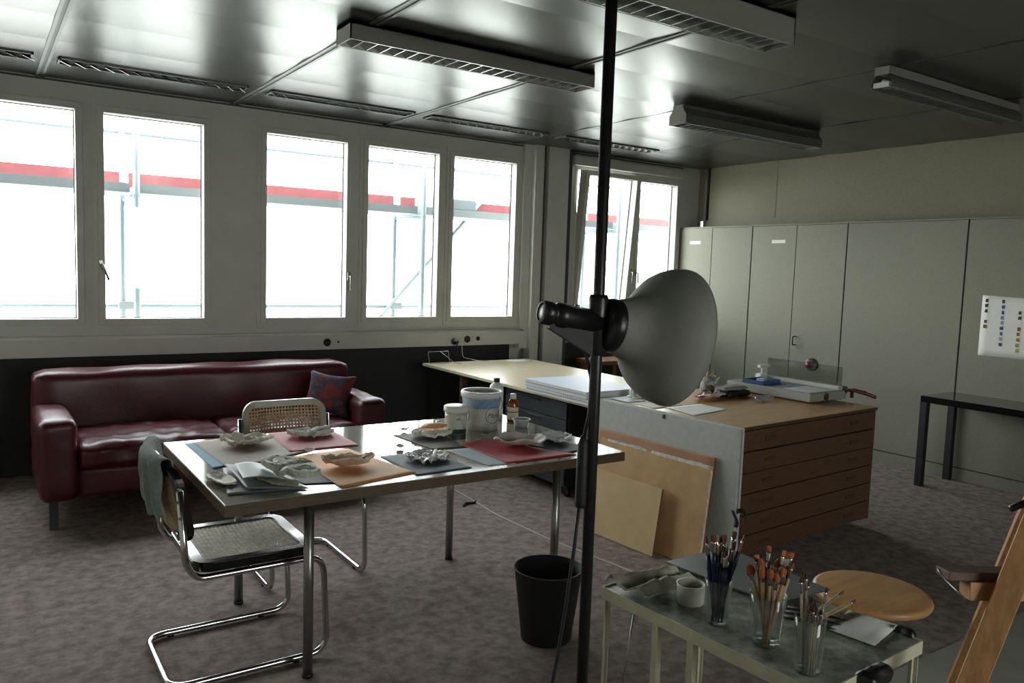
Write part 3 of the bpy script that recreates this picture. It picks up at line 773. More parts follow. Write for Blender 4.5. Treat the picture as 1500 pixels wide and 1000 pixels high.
# grey folded sheets with a mossy roll on top, cream wads below
greyp = mat('grey_card', (134, 142, 142), .5, var=.05, vscale=12); greyp2 = mat('grey_card_dark', (112, 117, 117), .5, var=.05)
single('folded_card', quad_sheet([(.773, 3.10), (.968, 3.10), (.967, 2.703), (.702, 2.753)], TZ + .0035, .0012, .002, 2, lambda u, v: .006 * (1 - u) * (1 - v)), greyp2, 'dark grey bent card lying lowest in the grey pile', 'card')
single('folded_card', quad_sheet([(.778, 3.085), (.915, 3.05), (.958, 2.665), (.768, 2.762)], TZ + .014, .0012, .003, 5, lambda u, v: .012 * (1 - u) * (1 - v) + .004 * math.sin(PI * v)), greyp, 'mid-grey folded card in the middle of the grey pile', 'card')
single('folded_card', quad_sheet([(.80, 3.03), (.92, 3.0), (.93, 2.74), (.771, 2.811)], TZ + .038, .0012, .002, 8, lambda u, v: .012 * math.sin(PI * u) - .016 * u), mat('light_grey_card', (160, 170, 170), .5), 'light grey folded card on top of the grey pile', 'card')
single('moulded_piece', crumple(.937, 2.80, .145, .062, -1.33, TZ + .043, .022, .006, .016, 9, 2.8, mid=.014), Mc('moss_roll', (104, 96, 56), (200, 202, 188), 22), 'mossy green and white long piece lying on the grey cards', 'paper object', group=GS)
single('moulded_piece', crumple(.885, 2.765, .09, .036, -1.1, TZ + .0185, .008, .003, .007, 12, 2.6, mid=.004), Mc('moss_roll2', (186, 190, 176), (150, 148, 124), 22), 'pale piece tucked between the grey cards', 'paper object', group=GS)
single('moulded_piece', crumple(.725, 2.93, .035, .09, .15, TZ + .001, .006, .008, .010, 10, 3.0), Mc('cream_wad', (200, 192, 168), (226, 220, 200)), 'cream folded wad left of the grey pile', 'paper object', group=GS)
single('moulded_piece', crumple(1.03, 3.02, .07, .03, -.5, TZ + .0075, .006, .012, .008, 13, 2.4), Mc('yellow_wad', (168, 158, 96), (196, 190, 150)), 'yellow-green scrap behind the mossy long piece', 'paper object', group=GS)
for k, (x, y, lb) in enumerate(((1.165, 3.232, 'white scrap between pink and orange papers'), (1.545, 3.135, 'white scrap behind the slate blue paper'), (2.025, 3.185, 'white scrap behind the red paper'), (1.73, 3.46, 'white scrap at the far end of the dark grey-green paper'), (2.16, 3.10, 'tiny scrap between red paper and plastic cup'))):
    single('paper_scrap', crumple(x, y, .022 - .003 * (k > 2), .017, k, TZ + .006, .005, .006, .012, 20 + k, 2.4, 6, 18, fr=30.), M['paper'], lb, 'scrap', group='white scraps on the table')

# ------------------------------------------------------------------ buckets, bottles, cup
def T3(x, y, z): return Matrix.Translation((x, y, z))
k = thing('paint_tub', 'small white tub with lid and green label', 'tub', (1.945, 3.335, TZ))
b = BM(); lathe(b, [(0, 0), (.048, 0), (.050, .003), (.056, .112), (0, .112)], 32, T3(1.945, 3.335, TZ)); obj('body', b, M['whitebucket'], k)
b = BM(); lathe(b, [(.0570, .108), (.0615, .110), (.0625, .118), (.0605, .134), (.055, .137), (0, .136)], 32, T3(1.945, 3.335, TZ)); obj('lid', b, M['white'], k)
b = BM(); lathe(b, [(.0508, .002), (.0526, .026)], 32, T3(1.945, 3.335, TZ), close=False); obj('label_band', b, mat('green_band', (38, 58, 46), .5), k, label='dark green label band')
b = BM(); lathe(b, [(.0524, .028), (.0562, .092)], 32, T3(1.945, 3.335, TZ), close=False); obj('paper_label', b, mat('herb_label', (206, 208, 198), .5, rgb2=(120, 124, 84), vscale=26), k, label='pale label with greenish spots')
rp = [n for n in bpy.data.materials['herb_label'].node_tree.nodes if n.type == 'VALTORGB'][0].color_ramp; rp.elements[0].position = .56; rp.elements[1].position = .66
X, Y = 2.115, 3.375
k = thing('paint_bucket', 'large white bucket with blue print and open rim', 'bucket', (X, Y, TZ))
b = BM(); lathe(b, [(0, 0), (.084, 0), (.087, .004), (.098, .19), (.095, .19), (.084, .012), (0, .012)], 40, T3(X, Y, TZ)); obj('body', b, M['whitebucket'], k)
b = BM(); lathe(b, [(.0975, .166), (.106, .168), (.107, .186), (.103, .196), (.094, .196), (.094, .188), (.099, .186), (.098, .172)], 40, T3(X, Y, TZ), close=False); obj('rim', b, M['white'], k)
b = BM(); lathe(b, [(.0945, .115), (.0982, .163)], 40, T3(X, Y, TZ), close=False); obj('blue_print', b, mat('blue_print', (108, 144, 186), .45, rgb2=(184, 192, 196), vscale=9), k, label='light blue print')
b = BM(); pts = []
for a in range(0, 181, 10):
    q = math.radians(a); pts.append((X + .108 * math.cos(q + 5.15), Y + .108 * math.sin(q + 5.15), TZ + .175 - .10 * math.sin(q)))
tube(b, pts, .0022, 6); obj('bail_handle', b, M['steel'], k)
# script word in an oval on the bucket
fc = bpy.data.curves.new('word', 'FONT'); fc.body = 'Mayo'; fc.size = .034; fc.shear = .4; fc.extrude = .0003; fc.align_x = 'CENTER'
fo_ = bpy.data.objects.new('word', fc); C.objects.link(fo_); dg = bpy.context.evaluated_depsgraph_get(); tm = bpy.data.meshes.new_from_object(fo_.evaluated_get(dg))
bpy.data.objects.remove(fo_)
def wrap(me_or_pts, ang0, z0, R0=.0935):
    out = []
    for p in me_or_pts:
        z = z0 + p[1]; r = .0875 + (.098 - .0875) * (z / .19) + .0012 + p[2]
        a = ang0 + p[0] / r; out.append((X + r * math.cos(a), Y + r * math.sin(a), TZ + z))
    return out
ANG = math.radians(-80)
inkm = mat('dark_print', (70, 78, 92), .5)
b = BM(); b.from_mesh(tm); co = wrap([v.co.copy() for v in b.verts], ANG, .07)
for v, p in zip(b.verts, co): v.co = p
obj('printed_word', b, inkm, k, label='dark script word'); bpy.data.meshes.remove(tm)
b = BM(); tube(b, wrap([(.046 * math.cos(a * PI / 20), .012 + .042 * math.sin(a * PI / 20), 0) for a in range(40)], ANG, .07), .0012, 6, closed=True); obj('oval_print', b, inkm, k)
b = BM(); tube(b, wrap([(.03 * math.cos(a * PI / 20), .012 + .042 * math.sin(a * PI / 20), 0) for a in range(40)], ANG - 1.75, .07), .0012, 6, closed=True); obj('oval_print', b, inkm, k)
X, Y = 2.315, 3.545
k = thing('bottle', 'tall white plastic bottle with black cap behind the bucket', 'bottle', (X, Y, TZ))
b = BM(); lathe(b, [(0, 0), (.036, 0), (.038, .004), (.038, .17), (.034, .188), (.016, .202), (.014, .208), (0, .208)], 28, T3(X, Y, TZ)); obj('body', b, M['white'], k)
b = BM(); lathe(b, [(.0165, .205), (.0165, .226), (0, .227)], 20, T3(X, Y, TZ)); obj('cap', b, M['black'], k)
X, Y = 2.375, 3.47
k = thing('bottle', 'amber bottle with white cap and pale label', 'bottle', (X, Y, TZ))
b = BM(); lathe(b, [(0, 0), (.028, 0), (.030, .004), (.030, .092), (.026, .106), (.0145, .122), (.0135, .128), (0, .128)], 28, T3(X, Y, TZ)); obj('body', b, M['amber'], k)
b = BM(); lathe(b, [(.0165, .122), (.0165, .146), (.015, .148), (0, .148)], 20, T3(X, Y, TZ)); obj('cap', b, M['white'], k)
b = BM(); lathe(b, [(.0306, .012), (.0306, .078)], 28, T3(X, Y, TZ), close=False); lb = obj('paper_label', b, mat('cream_label', (214, 206, 190), .6), k)
b = BM(); lathe(b, [(.0311, .05), (.0311, .056)], 28, T3(X, Y, TZ), close=False); obj('print_line', b, mat('red_print', (150, 60, 50), .6), lb)
X, Y = 2.325, 3.315
k = thing('plastic_cup', 'small clear plastic cup right of the bucket', 'cup', (X, Y, TZ))
b = BM(); lathe(b, [(0, .001), (.034, .001), (.043, .042), (.042, .042), (.033, .003), (0, .003)], 28, T3(X, Y, TZ)); obj('body', b, M['milky'], k)
b = BM(); lathe(b, [(.042, .041), (.049, .041), (.049, .044), (.042, .044)], 28, T3(X, Y, TZ), close=False); obj('rim', b, M['white'], k)
b = BM(); bx(b, 1.865, 1.89, 3.385, 3.41, TZ, TZ + .018, bev=.002); bx(b, 1.868, 1.885, 3.39, 3.405, TZ + .018, TZ + .055, bev=.002)
single('tube_clip', b, M['steel'], 'small grey clip standing left of the small tub', 'clip')

# ------------------------------------------------------------------ waste bin
X, Y = 1.972, 2.575
b = BM(); lathe(b, [(0, 0), (.102, 0), (.106, .004), (.143, .300), (.147, .305), (.147, .309), (.140, .308), (.103, .008), (0, .008)], 48, T3(X, Y, 0))
single('waste_bin', b, M['blackmatte'], 'round black waste bin on the carpet under the right table end', 'bin', (X, Y, 0))

# white line on the carpet and a dark snippet
b = BM(); pts = [(2.745, 4.95), (2.73, 4.5), (2.70, 4.1), (2.715, 3.56), (2.78, 3.1), (2.845, 2.62), (2.89, 2.2)]
random.seed(3); tube(b, [(x + random.uniform(-.004, .004), y, .003) for x, y in pts], .005, 6)
single('string', b, mat('white_string', (190, 182, 168), .9), 'white string lying in a line across the carpet', 'string')
b = BM(); tube(b, [(2.60, 4.33, .006), (2.64, 4.37, .009), (2.70, 4.36, .006), (2.73, 4.39, .005)], .008, 6); single('snippet', b, M['blackmatte'], 'short dark snippet on the carpet beside the white string', 'scrap')
M['mat'] = mat('pale_floor_sheet', (150, 150, 138), .8, var=.12, vscale=4)
b = BM(); bx(b, 2.65, 5.6, -.4, 1.635, .0, .003); single('floor_sheet', b, M['mat'], 'pale grey-green floor sheet at the lower right corner', 'floor sheet')

# ------------------------------------------------------------------ desk by the windows
DZ = .72
d = thing('desk', 'large pale plywood desk reaching to the windows behind the lamp', 'desk', (3.74, 4.9, 0))
b = BM(); bx(b, 3.185, 4.30, 3.80, 6.06, DZ - .022, DZ, bev=.001); obj('desktop', b, M['ply'], d)
for x, y in ((3.26, 3.86), (3.26, 5.5), (4.16, 3.86), (4.16, 5.9)):
    b = BM(); bx(b, x, x + .05, y, y + .05, 0, DZ - .022, bev=.003); obj('leg', b, M['brownleg'], d)
b = BM(); bx(b, 4.17, 4.20, 3.9, 5.92, DZ - .10, DZ - .022); obj('rail', b, M['brownleg'], d)
# drawer unit
u = thing('drawer_unit', 'black drawer unit on casters under the plywood desk', 'drawer unit', (3.5, 4.53, 0))
dr = mat('anthracite_steel', (50, 54, 60), .45)
b = BM(); bx(b, 3.318, 3.78, 4.165, 4.925, .07, .675, bev=.003); obj('body', b, dr, u)
zs = [.08, .225, .33, .435, .54, .665]
for za, zb in zip(zs, zs[1:]):
    b = BM(); bx(b, 3.298, 3.316, 4.172, 4.918, za + .004, zb - .004, bev=.002); q = obj('drawer', b, dr, u)
    b = BM(); bx(b, 3.292, 3.299, 4.47, 4.62, zb - .034, zb - .018, bev=.002); obj('handle', b, M['black'], q)
b = BM(); bx(b, 3.288, 3.293, 4.50, 4.54, .404, .412); obj('card_slot', b, M['white'], u)
for x in (3.36, 3.72):
    for y in (4.21, 4.88):
        b = BM(); tube(b, [(x - .012, y, .03), (x + .012, y, .03)], .03, 16); bx(b, x - .015, x + .015, y - .02, y + .02, .05, .072); obj('caster', b, M['black'], u)
# big pads
edge_stripe = mat('pad_edge', (190, 192, 194), .8, rgb2=(226, 228, 230), vscale=12, stretch=(.3, .3, 30))
def pad(z0, z1, x0, x1, y0, y1, rz, lab):
    Tz = T3((x0 + x1) / 2, (y0 + y1) / 2, 0) @ Matrix.Rotation(rz, 4, 'Z') @ T3(-(x0 + x1) / 2, -(y0 + y1) / 2, 0)
    k = thing('sketch_pad', lab, 'pad', M=T3((x0 + x1) / 2, (y0 + y1) / 2, z0), group='large pads on the desk')
    b = BM(); bx(b, x0, x1, y0, y1, z0 + .002, z1 - .002, Tz); obj('pages', b, edge_stripe, k)
    b = BM(); bx(b, x0, x1, y0, y1, z1 - .002, z1, Tz); obj('cover', b, mat('pad_cover', (206, 216, 232), .5), k)
    b = BM(); bx(b, x0 + .01, x1, y0 - .001, y0 + .02, z0, z0 + .002, Tz); bx(b, x0, x1, y0, y1, z0, z0 + .002, Tz); obj('backing', b, mat('pad_back', (150, 132, 110), .8), k)
    b = BM()
    for i in range(34):
        yy = y0 + .012 + i * (y1 - y0 - .024) / 33
        bx(b, x0 - .0015, x0 + .001, yy - .003, yy + .003, (z0 + z1) / 2 - .002, (z0 + z1) / 2 + .004, Tz)
    obj('binding_holes', b, M['gap'], k)
pad(DZ, DZ + .040, 3.14, 3.60, 3.77, 4.43, .015, 'lower of the two large white pads on the desk')
pad(DZ + .040, DZ + .085, 3.135, 3.61, 3.775, 4.435, .0, 'upper of the two large white pads, with bluish cover')
b = BM(); grid_sheet(b, lambda u, v: (4.0 + u * .22, 5.86 + v * .16, DZ + .002), 2, 2, .001); single('paper_sheet', b, M['paper'], 'small white paper at the far window end of the desk', 'paper')
# clear plastic stand at the back corner
b = BM(); pts = [(3.22, 6.0, DZ + .004), (3.22, 6.03, .82), (3.42, 6.03, .82), (3.42, 6.0, DZ + .004)]
tube(b, fillet(pts, .01), .003, 6); tube(b, [(3.34, 6.025, .82), (3.42, 5.93, .735), (3.48, 5.9, DZ + .003)], .0025, 6); tube(b, [(3.22, 6.0, DZ + .003), (3.42, 6.0, DZ + .003)], .003, 6)
single('wire_stand', b, M['steel'], 'thin wire stand at the left far corner of the desk', 'stand')
# wooden stool in the dark corner behind the desk
st = thing('wooden_stool', 'brown wooden stool in the dark corner below the tilted window', 'stool', (5.2, 5.95, 0))
wd = mat('dim_wood', (128, 88, 54), .6, var=.2, vscale=10)
b = BM(); bx(b, 4.93, 5.43, 5.78, 6.12, .66, .70, bev=.004); obj('seat', b, wd, st)
for x in (4.96, 5.35):
    for y in (5.81, 6.04):
        b = BM(); bx(b, x, x + .05, y, y + .05, 0, .66); obj('leg', b, wd, st)
b = BM(); bx(b, 5.0, 5.36, 5.82, 5.84, .25, .29); bx(b, 5.0, 5.36, 6.06, 6.08, .25, .29); obj('stretcher', b, wd, st)

# ------------------------------------------------------------------ plan chest
ang = math.radians(3.6); FLx, FLy = 3.285, 2.692
TC = Matrix.Translation((FLx, FLy, 0)) @ Matrix.Rotation(ang, 4, 'Z')
ch = thing('plan_chest', 'wide wooden plan chest with flat drawers beside the lamp', 'chest', M=TC)
W, D, HT = 1.385, 1.03, .77
b = BM(); bx(b, .02, W - .005, .02, D, .055, HT - .02); obj('body', b, M['chestwood'], ch, True)
b = BM(); bx(b, -.005, W + .005, -.006, D + .005, HT - .018, HT, bev=.002); obj('top', b, M['chesttop'], ch, True)
b = BM(); bx(b, -.006, W + .006, -.008, .004, HT - .0185, HT - .002); obj('edge_strip', b, M['chestdark'], ch, True)
b = BM(); bx(b, .08, W - .08, .10, D - .08, 0, .055); obj('plinth', b, M['gap'], ch, True)
for xa, xb in ((0, .02), (W - .02, W)):
    b = BM(); bx(b, xa, xb, .0, D, .055, HT - .02); obj('side_panel', b, M['chestwood'], ch, True)
n = 6; z0, z1 = .06, HT - .022; h = (z1 - z0) / n
for i in range(n):
    b = BM(); bx(b, .022, W - .022, -.004 if i != 4 else -.010, .02, z0 + i * h + .003, z0 + (i + 1) * h - .003, bev=.0015); q = obj('drawer', b, M['chestwood'], ch, True)
    for xx in (.22, W - .3):
        b = BM(); bx(b, xx, xx + .10, -.008 if i != 4 else -.014, .0, z0 + i * h + .045, z0 + i * h + .068, bev=.001); obj('pull', b, M['chestpull'], q, True)
# portfolio standing at the left side
pf = thing('portfolio', 'large grey-white portfolio standing against the left side of the plan chest', 'portfolio', M=TC)
sh = Matrix.Shear('XY', 4, (0, 0)) if False else Matrix.Identity(4)
for k_, xa in enumerate((-.052, -.026)):
    b = BM(); bx(b, xa, xa + .018, -.035, 1.06, .0, HT + .004, bev=.004); obj('cover', b, M['folder'], pf, True)
b = BM(); bx(b, -.036, -.024, -.02, 1.05, .005, HT - .01); obj('sheets', b, M['paper'], pf, True)
rib = mat('black_ribbon', (14, 14, 14), .6)
b = BM()
grid_sheet(b, lambda u, v: (-.056 - .004 * math.sin(u * 6), -.012 - .020 * v - .03 * math.sin(u * 2.2), .345 - .085 * u), 8, 3, .002)
grid_sheet(b, lambda u, v: (-.05 + .075 * u, -.046 - .006 * math.sin(u * 3), .33 + .022 * v + .02 * math.sin(u * 3.1) - .035 * u), 8, 3, .002)
grid_sheet(b, lambda u, v: (.01 + .012 * u, -.045 - .008 * u, .33 - .07 * u + .014 * v), 6, 3, .002)
obj('ribbon', b, rib, pf, True, label='black tie ribbon')
b = BM(); grid_sheet(b, lambda u, v: (-.0535 - .004 * u, .47 + .018 * v, HT - .004 - .022 * u), 4, 2, .0015); obj('ribbon', b, rib, pf, True, label='black tie ribbon')
# boards leaning on the portfolio
def lean_board(y0, y1, h, xb, xt, z, th, label, m, strips):
    a = math.atan2(xt - xb, h); L = math.hypot(h, xt - xb)
    T = TC @ Matrix.Translation((xb, 0, z)) @ Matrix.Rotation(a, 4, 'Y')
    k = thing('drawing_board', label, 'board', M=T, group='boards leaning against the portfolio')
    b = BM(); bx(b, -th, 0, y0, y1, th * math.sin(a) + .001, L); obj('panel', b, m, k, True)
    b = BM(); bx(b, -th + .0005, -.0005, y0 - .0015, y0, th * math.sin(a) + .002, L - .002); obj('edge', b, M['boardedge'], k, True)
    for ya, yb, za, zb, mm, sd in strips:
        def f(u, v, ya=ya, yb=yb, za=za, zb=zb, sd=sd):
            w = .006 * noise.noise(V((u * 9 + sd, v, sd)))
            yy, zz = ya + u * (yb - ya), za + v * (zb - za)
            if yb - ya > zb - za: zz += w * (1 if v > .5 else -1) * 1.2
            else: yy += .006 * noise.noise(V((v * 9 + sd, u, sd))) * (1 if u > .5 else -1)
            return (-th - .0006, yy, zz)
        b = BM(); grid_sheet(b, f, 24, 24, .0008); obj('tape_strip', b, mm, k, True)
pk = mat('pinkish_wood', (176, 128, 100), .7, var=.1)
lean_board(.095, .99, .60, -.135, -.064, 0, .010, 'large tan board with torn white tape leaning against the portfolio', M['board'],
           [(.10, .985, .555, .598, pk, 1), (.945, .985, .02, .55, pk, 2), (.12, .53, .535, .556, M['tape'], 3), (.56, .88, .54, .562, M['tape'], 4), (.097, .108, .05, .53, M['tape'], 5), (.94, .946, .03, .5, M['tape'], 6)])
lean_board(.37, .93, .375, -.205, -.148, 0, .012, 'smaller pale board in front of the taped tan board', M['board2'], [])

# ------------------------------------------------------------------ things on the plan chest
HZ = HT
def on(x0, y0, x1, y1, x2, y2, x3, y3, z): return quad_sheet([(x0, y0), (x1, y1), (x2, y2), (x3, y3)], z, .001, .001, 1)
single('paper_sheet', on(3.315, 3.04, 3.35, 3.30, 3.655, 3.30, 3.65, 3.10, HZ + .0022), M['paper'], 'white paper sheet at the left edge of the plan chest top', 'paper')
single('paper_sheet', on(3.262, 3.30, 3.262, 3.70, 3.44, 3.72, 3.52, 3.32, HZ + .0016), mat('cream_paper', (226, 220, 200), .7), 'cream paper on the chest behind the lamp shade', 'paper')
single('paper_sheet', on(3.256, 3.52, 3.25, 3.70, 3.36, 3.70, 3.40, 3.52, HZ + .0044), mat('bluish_paper', (196, 206, 216), .6), 'bluish paper below the tape roll on the chest', 'paper')
k = thing('tape_dispenser', 'clear tape roll in a dispenser on the chest left of the lamp shade', 'tape', (3.44, 3.66, HZ))
Tt = T3(3.425, 3.66, HZ + .043) @ Matrix.Rotation(math.radians(25), 4, 'Z') @ Matrix.Rotation(PI / 2, 4, 'X')
b = BM(); lathe(b, [(.022, -.012), (.040, -.012), (.040, .012), (.022, .012), (.022, -.012)], 28, Tt, close=False); obj('tape_roll', b, mat('clear_tape', (222, 220, 210), .25), k)
b = BM(); lathe(b, [(.012, -.013), (.020, -.013), (.020, .013), (.012, .013), (.012, -.013)], 20, Tt, close=False); obj('core', b, mat('tape_core', (160, 156, 146), .5), k)
b = BM(); bx(b, 3.40, 3.53, 3.62, 3.65, HZ + .0052, HZ + .012, bev=.002); bx(b, 3.40, 3.53, 3.67, 3.70, HZ + .0052, HZ + .012, bev=.002); bx(b, 3.49, 3.53, 3.62, 3.70, HZ + .0052, HZ + .04, bev=.004); obj('holder', b, M['white'], k)
b = BM(); lathe(b, [(.028, 0), (.042, 0), (.042, .02), (.028, .02), (.028, 0)], 28, T3(3.52, 3.50, HZ + .003), close=False); single('tape_roll', b, mat('masking_tape', (206, 190, 150), .6), 'roll of masking tape lying flat under the lamp shade', 'tape')
# pencil cup
X, Y = 4.09, 3.65
k = thing('pencil_cup', 'cup wrapped in crumpled grey film, holding pens right of the lamp shade', 'cup', (X, Y, HZ))
b = BM(); lathe(b, [(0, 0), (.044, 0), (.052, .03), (.047, .06), (.052, .112), (.049, .112), (.042, .003), (0, .003)], 24, T3(X, Y, HZ)); obj('body', b, mat('crumpled_film', (84, 86, 86), .25, rgb2=(190, 192, 190), vscale=30, bump=.8, bscale=50), k)
def stick(x0, y0, z0, x1, y1, z1, r, m, label, name='pencil', tip=None, cat='pen', grp='pens and tools in the pencil cup'):
    k = thing(name, label, cat, (x0, y0, z0), group=grp)
    a, c = V((x0, y0, z0)), V((x1, y1, z1)); e = a.lerp(c, .9)
    b = BM(); tube(b, [a, e], r, 8); obj('shaft', b, m, k)
    b = BM(); tube(b, [e, c], [r, r * .35], 8); obj('tip', b, tip or m, k)
stick(X - .01, Y, HZ + .006, X - .035, Y - .025, HZ + .165, .005, mat('pink_pen', (196, 150, 140), .5), 'pink pen leaning left in the pencil cup')
stick(X + .01, Y - .01, HZ + .006, X + .028, Y - .018, HZ + .15, .006, mat('yellow_pen', (206, 170, 40), .5), 'yellow pencil in the pencil cup')
stick(X + .015, Y + .01, HZ + .006, X + .06, Y - .012, HZ + .125, .006, M['black'], 'dark pen leaning right in the pencil cup')
stick(X, Y - .02, HZ + .006, X + .075, Y - .035, HZ + .105, .005, M['white'], 'white pen leaning furthest right in the pencil cup')
stick(X + .005, Y + .02, HZ + .006, X + .018, Y + .025, HZ + .13, .006, mat('olive_pen', (70, 64, 30), .5), 'olive brown pen standing upright in the pencil cup')
k = thing('scissors', 'scissors with black loop handles standing in the pencil cup', 'scissors', (X, Y, HZ), group='pens and tools in the pencil cup')
b = BM(); bx(b, X - .012, X + .004, Y + .008, Y + .012, HZ + .006, HZ + .14); obj('blades', b, M['steel'], k)
b = BM()
for dx in (-.018, .012): tube(b, [(X + dx + .012 * math.cos(a * PI / 8), Y + .01, HZ + .175 + .034 * math.sin(a * PI / 8)) for a in range(16)], .004, 8, closed=True)
obj('loop_handle', b, M['black'], k)
# crumpled bags, black pouch
single('plastic_bag', crumple(3.90, 3.45, .15, .065, .25, HZ + .001, .004, .012, .03, 31, 2.3, 12, 44, mid=.015, fr=16.), mat('red_white_film', (150, 60, 66), .3, rgb2=(226, 224, 220), vscale=8), 'crumpled white and red bag before the pencil cup', 'bag')
single('plastic_bag', crumple(4.16, 3.24, .11, .04, .15, HZ + .001, .003, .01, .024, 32, 2.3, 12, 44, mid=.01, fr=18.), M['clearbag'], 'crumpled clear film in front of the paper cutter', 'bag')
k = thing('pouch', 'grey-topped black pouch lying between pencil cup and paper cutter', 'pouch', (4.13, 3.46, HZ))
b = BM(); soft(b, 4.01, 4.24, 3.40, 3.52, HZ, HZ + .045, .02, (0, 0, .006), .012, 7, n=8, wscale=20); obj('lower_case', b, M['blackmatte'], k)
b = BM(); soft(b, 3.99, 4.22, 3.41, 3.50, HZ + .045, HZ + .068, .01, (0, 0, .004), .006, 8, n=8, wscale=20); obj('flap', b, mat('grey_felt', (130, 132, 122), .8), k)
# paper cutter
TK = Matrix.Translation((4.345, 3.03, HZ)) @ Matrix.Rotation(math.radians(1.5), 4, 'Z')
k = thing('paper_cutter', 'grey guillotine paper cutter with smoked guard and dark red handle on the plan chest', 'paper cutter', M=TK)
cg = mat('cutter_grey', (152, 153, 142), .45); dkred = mat('dark_red_plastic', (96, 34, 30), .4)
b = BM(); bx(b, 0, .40, 0, .66, .008, .062, bev=.004); obj('base', b, cg, k, True)
b = BM(); bx(b, .004, .34, .004, .656, .062, .066, bev=.001); obj('cutting_surface', b, mat('cutter_top', (128, 136, 142), .5, var=.05), k, True)
b = BM(); bx(b, .02, .30, .02, .22, .066, .0675); obj('scale_sheet', b, mat('scale_paper', (196, 204, 206), .6), k, True)
for x, y in ((.03, .03), (.37, .03), (.03, .62), (.37, .62)):
    b = BM(); cyl(b, x, y, 0, .009, .012, seg=12); obj('foot', b, M['black'], k, True)
b = BM(); bx(b, .31, .355, .0, .665, .066, .095, bev=.004); obj('clamp_bar', b, mat('clamp_white', (176, 178, 168), .4), k, True)
b = BM(); bx(b, .385, .395, -.01, .67, .04, .09, bev=.002); obj('blade', b, M['steel'], k, True)
b = BM(); bx(b, .366, .372, .02, .60, .09, .215); obj('guard', b, M['plexi'], k, True)
b = BM(); tube(b, [(.352, .25, .205), (.384, .25, .205)], .043, 24); q = obj('knob', b, mat('knob_grey', (86, 80, 78), .4), k, True)
b = BM(); tube(b, [(.345, .265, .203), (.352, .265, .203)], .024, 20); obj('knob_core', b, dkred, q, True)
b = BM(); tube(b, fillet([(.39, .02, .06), (.392, -.05, .072), (.40, -.13, .062), (.405, -.20, .045)], .04), [.011, .011, .011, .012, .012, .013, .013, .013, .014, .014, .015, .015, .014, .013, .012, .011][:len(fillet([(.39, .02, .06), (.392, -.05, .072), (.40, -.13, .062), (.405, -.20, .045)], .04))], 10); bx(b, .383, .40, -.055, -.035, .02, .06, bev=.004); obj('handle', b, dkred, k, True)
b = BM(); bx(b, .24, .31, .56, .60, .066, .11, bev=.003); tube(b, [(.275, .58, .11), (.275, .58, .15)], .006, 8); bx(b, .24, .35, .565, .595, .15, .17, bev=.004); obj('clamp_lever', b, M['white'], k, True)
b = BM(); tube(b, [(.17, -.001, .035), (.17, -.006, .035)], .024, 20); obj('badge', b, dkred, k, True)
tr = thing('tray', 'shallow blue plastic tray lying on the paper cutter', 'tray', M=TK @ Matrix.Translation((.10, .46, .066)) @ Matrix.Rotation(.1, 4, 'Z'))
bl = mat('blue_plastic', (66, 90, 134), .35)
b = BM(); bx(b, -.09, .13, -.08, .08, .001, .006, bev=.002)
for q in ((-.09, .13, -.08, -.074), (-.09, .13, .074, .08), (-.09, -.084, -.08, .08), (.124, .13, -.08, .08)): bx(b, *q, .003, .026, bev=.002)
obj('body', b, bl, tr, True)
b = BM(); bx(b, .0, .07, -.03, .03, .006, .03, bev=.006); obj('insert', b, mat('pale_blue', (150, 170, 196), .4), tr, True)

# ------------------------------------------------------------------ studio lamp in the foreground
DEP = 1.85
def scr(px, py, dep): return V((0, 0, CH)) + (CR * ((px - 750) / 1158.78) - CU * ((py - 500) / 1158.78) + CF) * dep
PX, PY = 1.190, 1.403
L = thing('studio_lamp', 'tall black lamp pole with grey bell-shaped reflector in the foreground', 'studio lamp', (PX, PY, 0))
b = BM(); cyl(b, PX, PY, .02, 2.6, .0138, seg=20); obj('pole', b, M['black'], L)
b = BM(); lathe(b, [(0, 0), (.19, 0), (.195, .006), (.19, .018), (.03, .032), (.018, .06), (0, .06)], 48, T3(PX, PY, 0)); obj('base', b, M['black'], L)
c22, s22, c8, s8 = math.cos(math.radians(24)), math.sin(math.radians(24)), math.cos(math.radians(10)), math.sin(math.radians(10))
AX = (CR * c22 * c8 - CU * c22 * s8 + CF * s22).normalized()
neck = V((1.225, 1.392, 1.428)); 
TL = frame_to(neck, AX)
prof = [(.062, 0), (.065, .012), (.069, .026), (.075, .042), (.083, .055), (.096, .068), (.113, .081), (.130, .094), (.144, .108), (.155, .126), (.163, .147), (.1665, .170)]
b = BM(); lathe(b, prof + [(r - .0025, z + .0008) for r, z in prof[::-1]], 56, TL, close=False); sh_ = obj('reflector', b, M['shade'], L)
b = BM(); tube(b, [TL @ V((.1655 * math.cos(a * PI / 28), .1655 * math.sin(a * PI / 28), .170)) for a in range(56)], .0018, 6, closed=True); obj('rim', b, M['shade'], sh_)
b = BM(); lathe(b, [(0, .02), (.022, .03), (.03, .055), (.042, .09), (.042, .11), (.03, .135), (0, .145)], 24, TL); obj('bulb', b, M['white'], sh_)
b = BM(); lathe(b, [(0, -.03), (.030, -.03), (.058, -.024), (.063, -.012), (.063, .004), (.058, .014), (.0, .014)], 40, TL); obj('collar', b, M['black'], L)
b = BM(); lathe(b, [(0, -.185), (.022, -.185), (.027, -.18), (.027, -.162), (.024, -.158), (.024, -.152), (.029, -.148), (.029, -.13), (.026, -.12), (.024, -.03), (0, -.03)], 28, TL); obj('socket_housing', b, M['black'], L)
b = BM(); lathe(b, [(.021, -.187), (.0255, -.1865), (.0265, -.184), (.021, -.184)], 28, TL, close=False); obj('end_ring', b, M['blackmatte'], L)
dn = TL.inverted().to_3x3() @ V((0, 0, -1)); dn.z = 0; dn.normalize()
b = BM(); t_ = BM(); w = V((-dn.y, dn.x, 0)) * .011
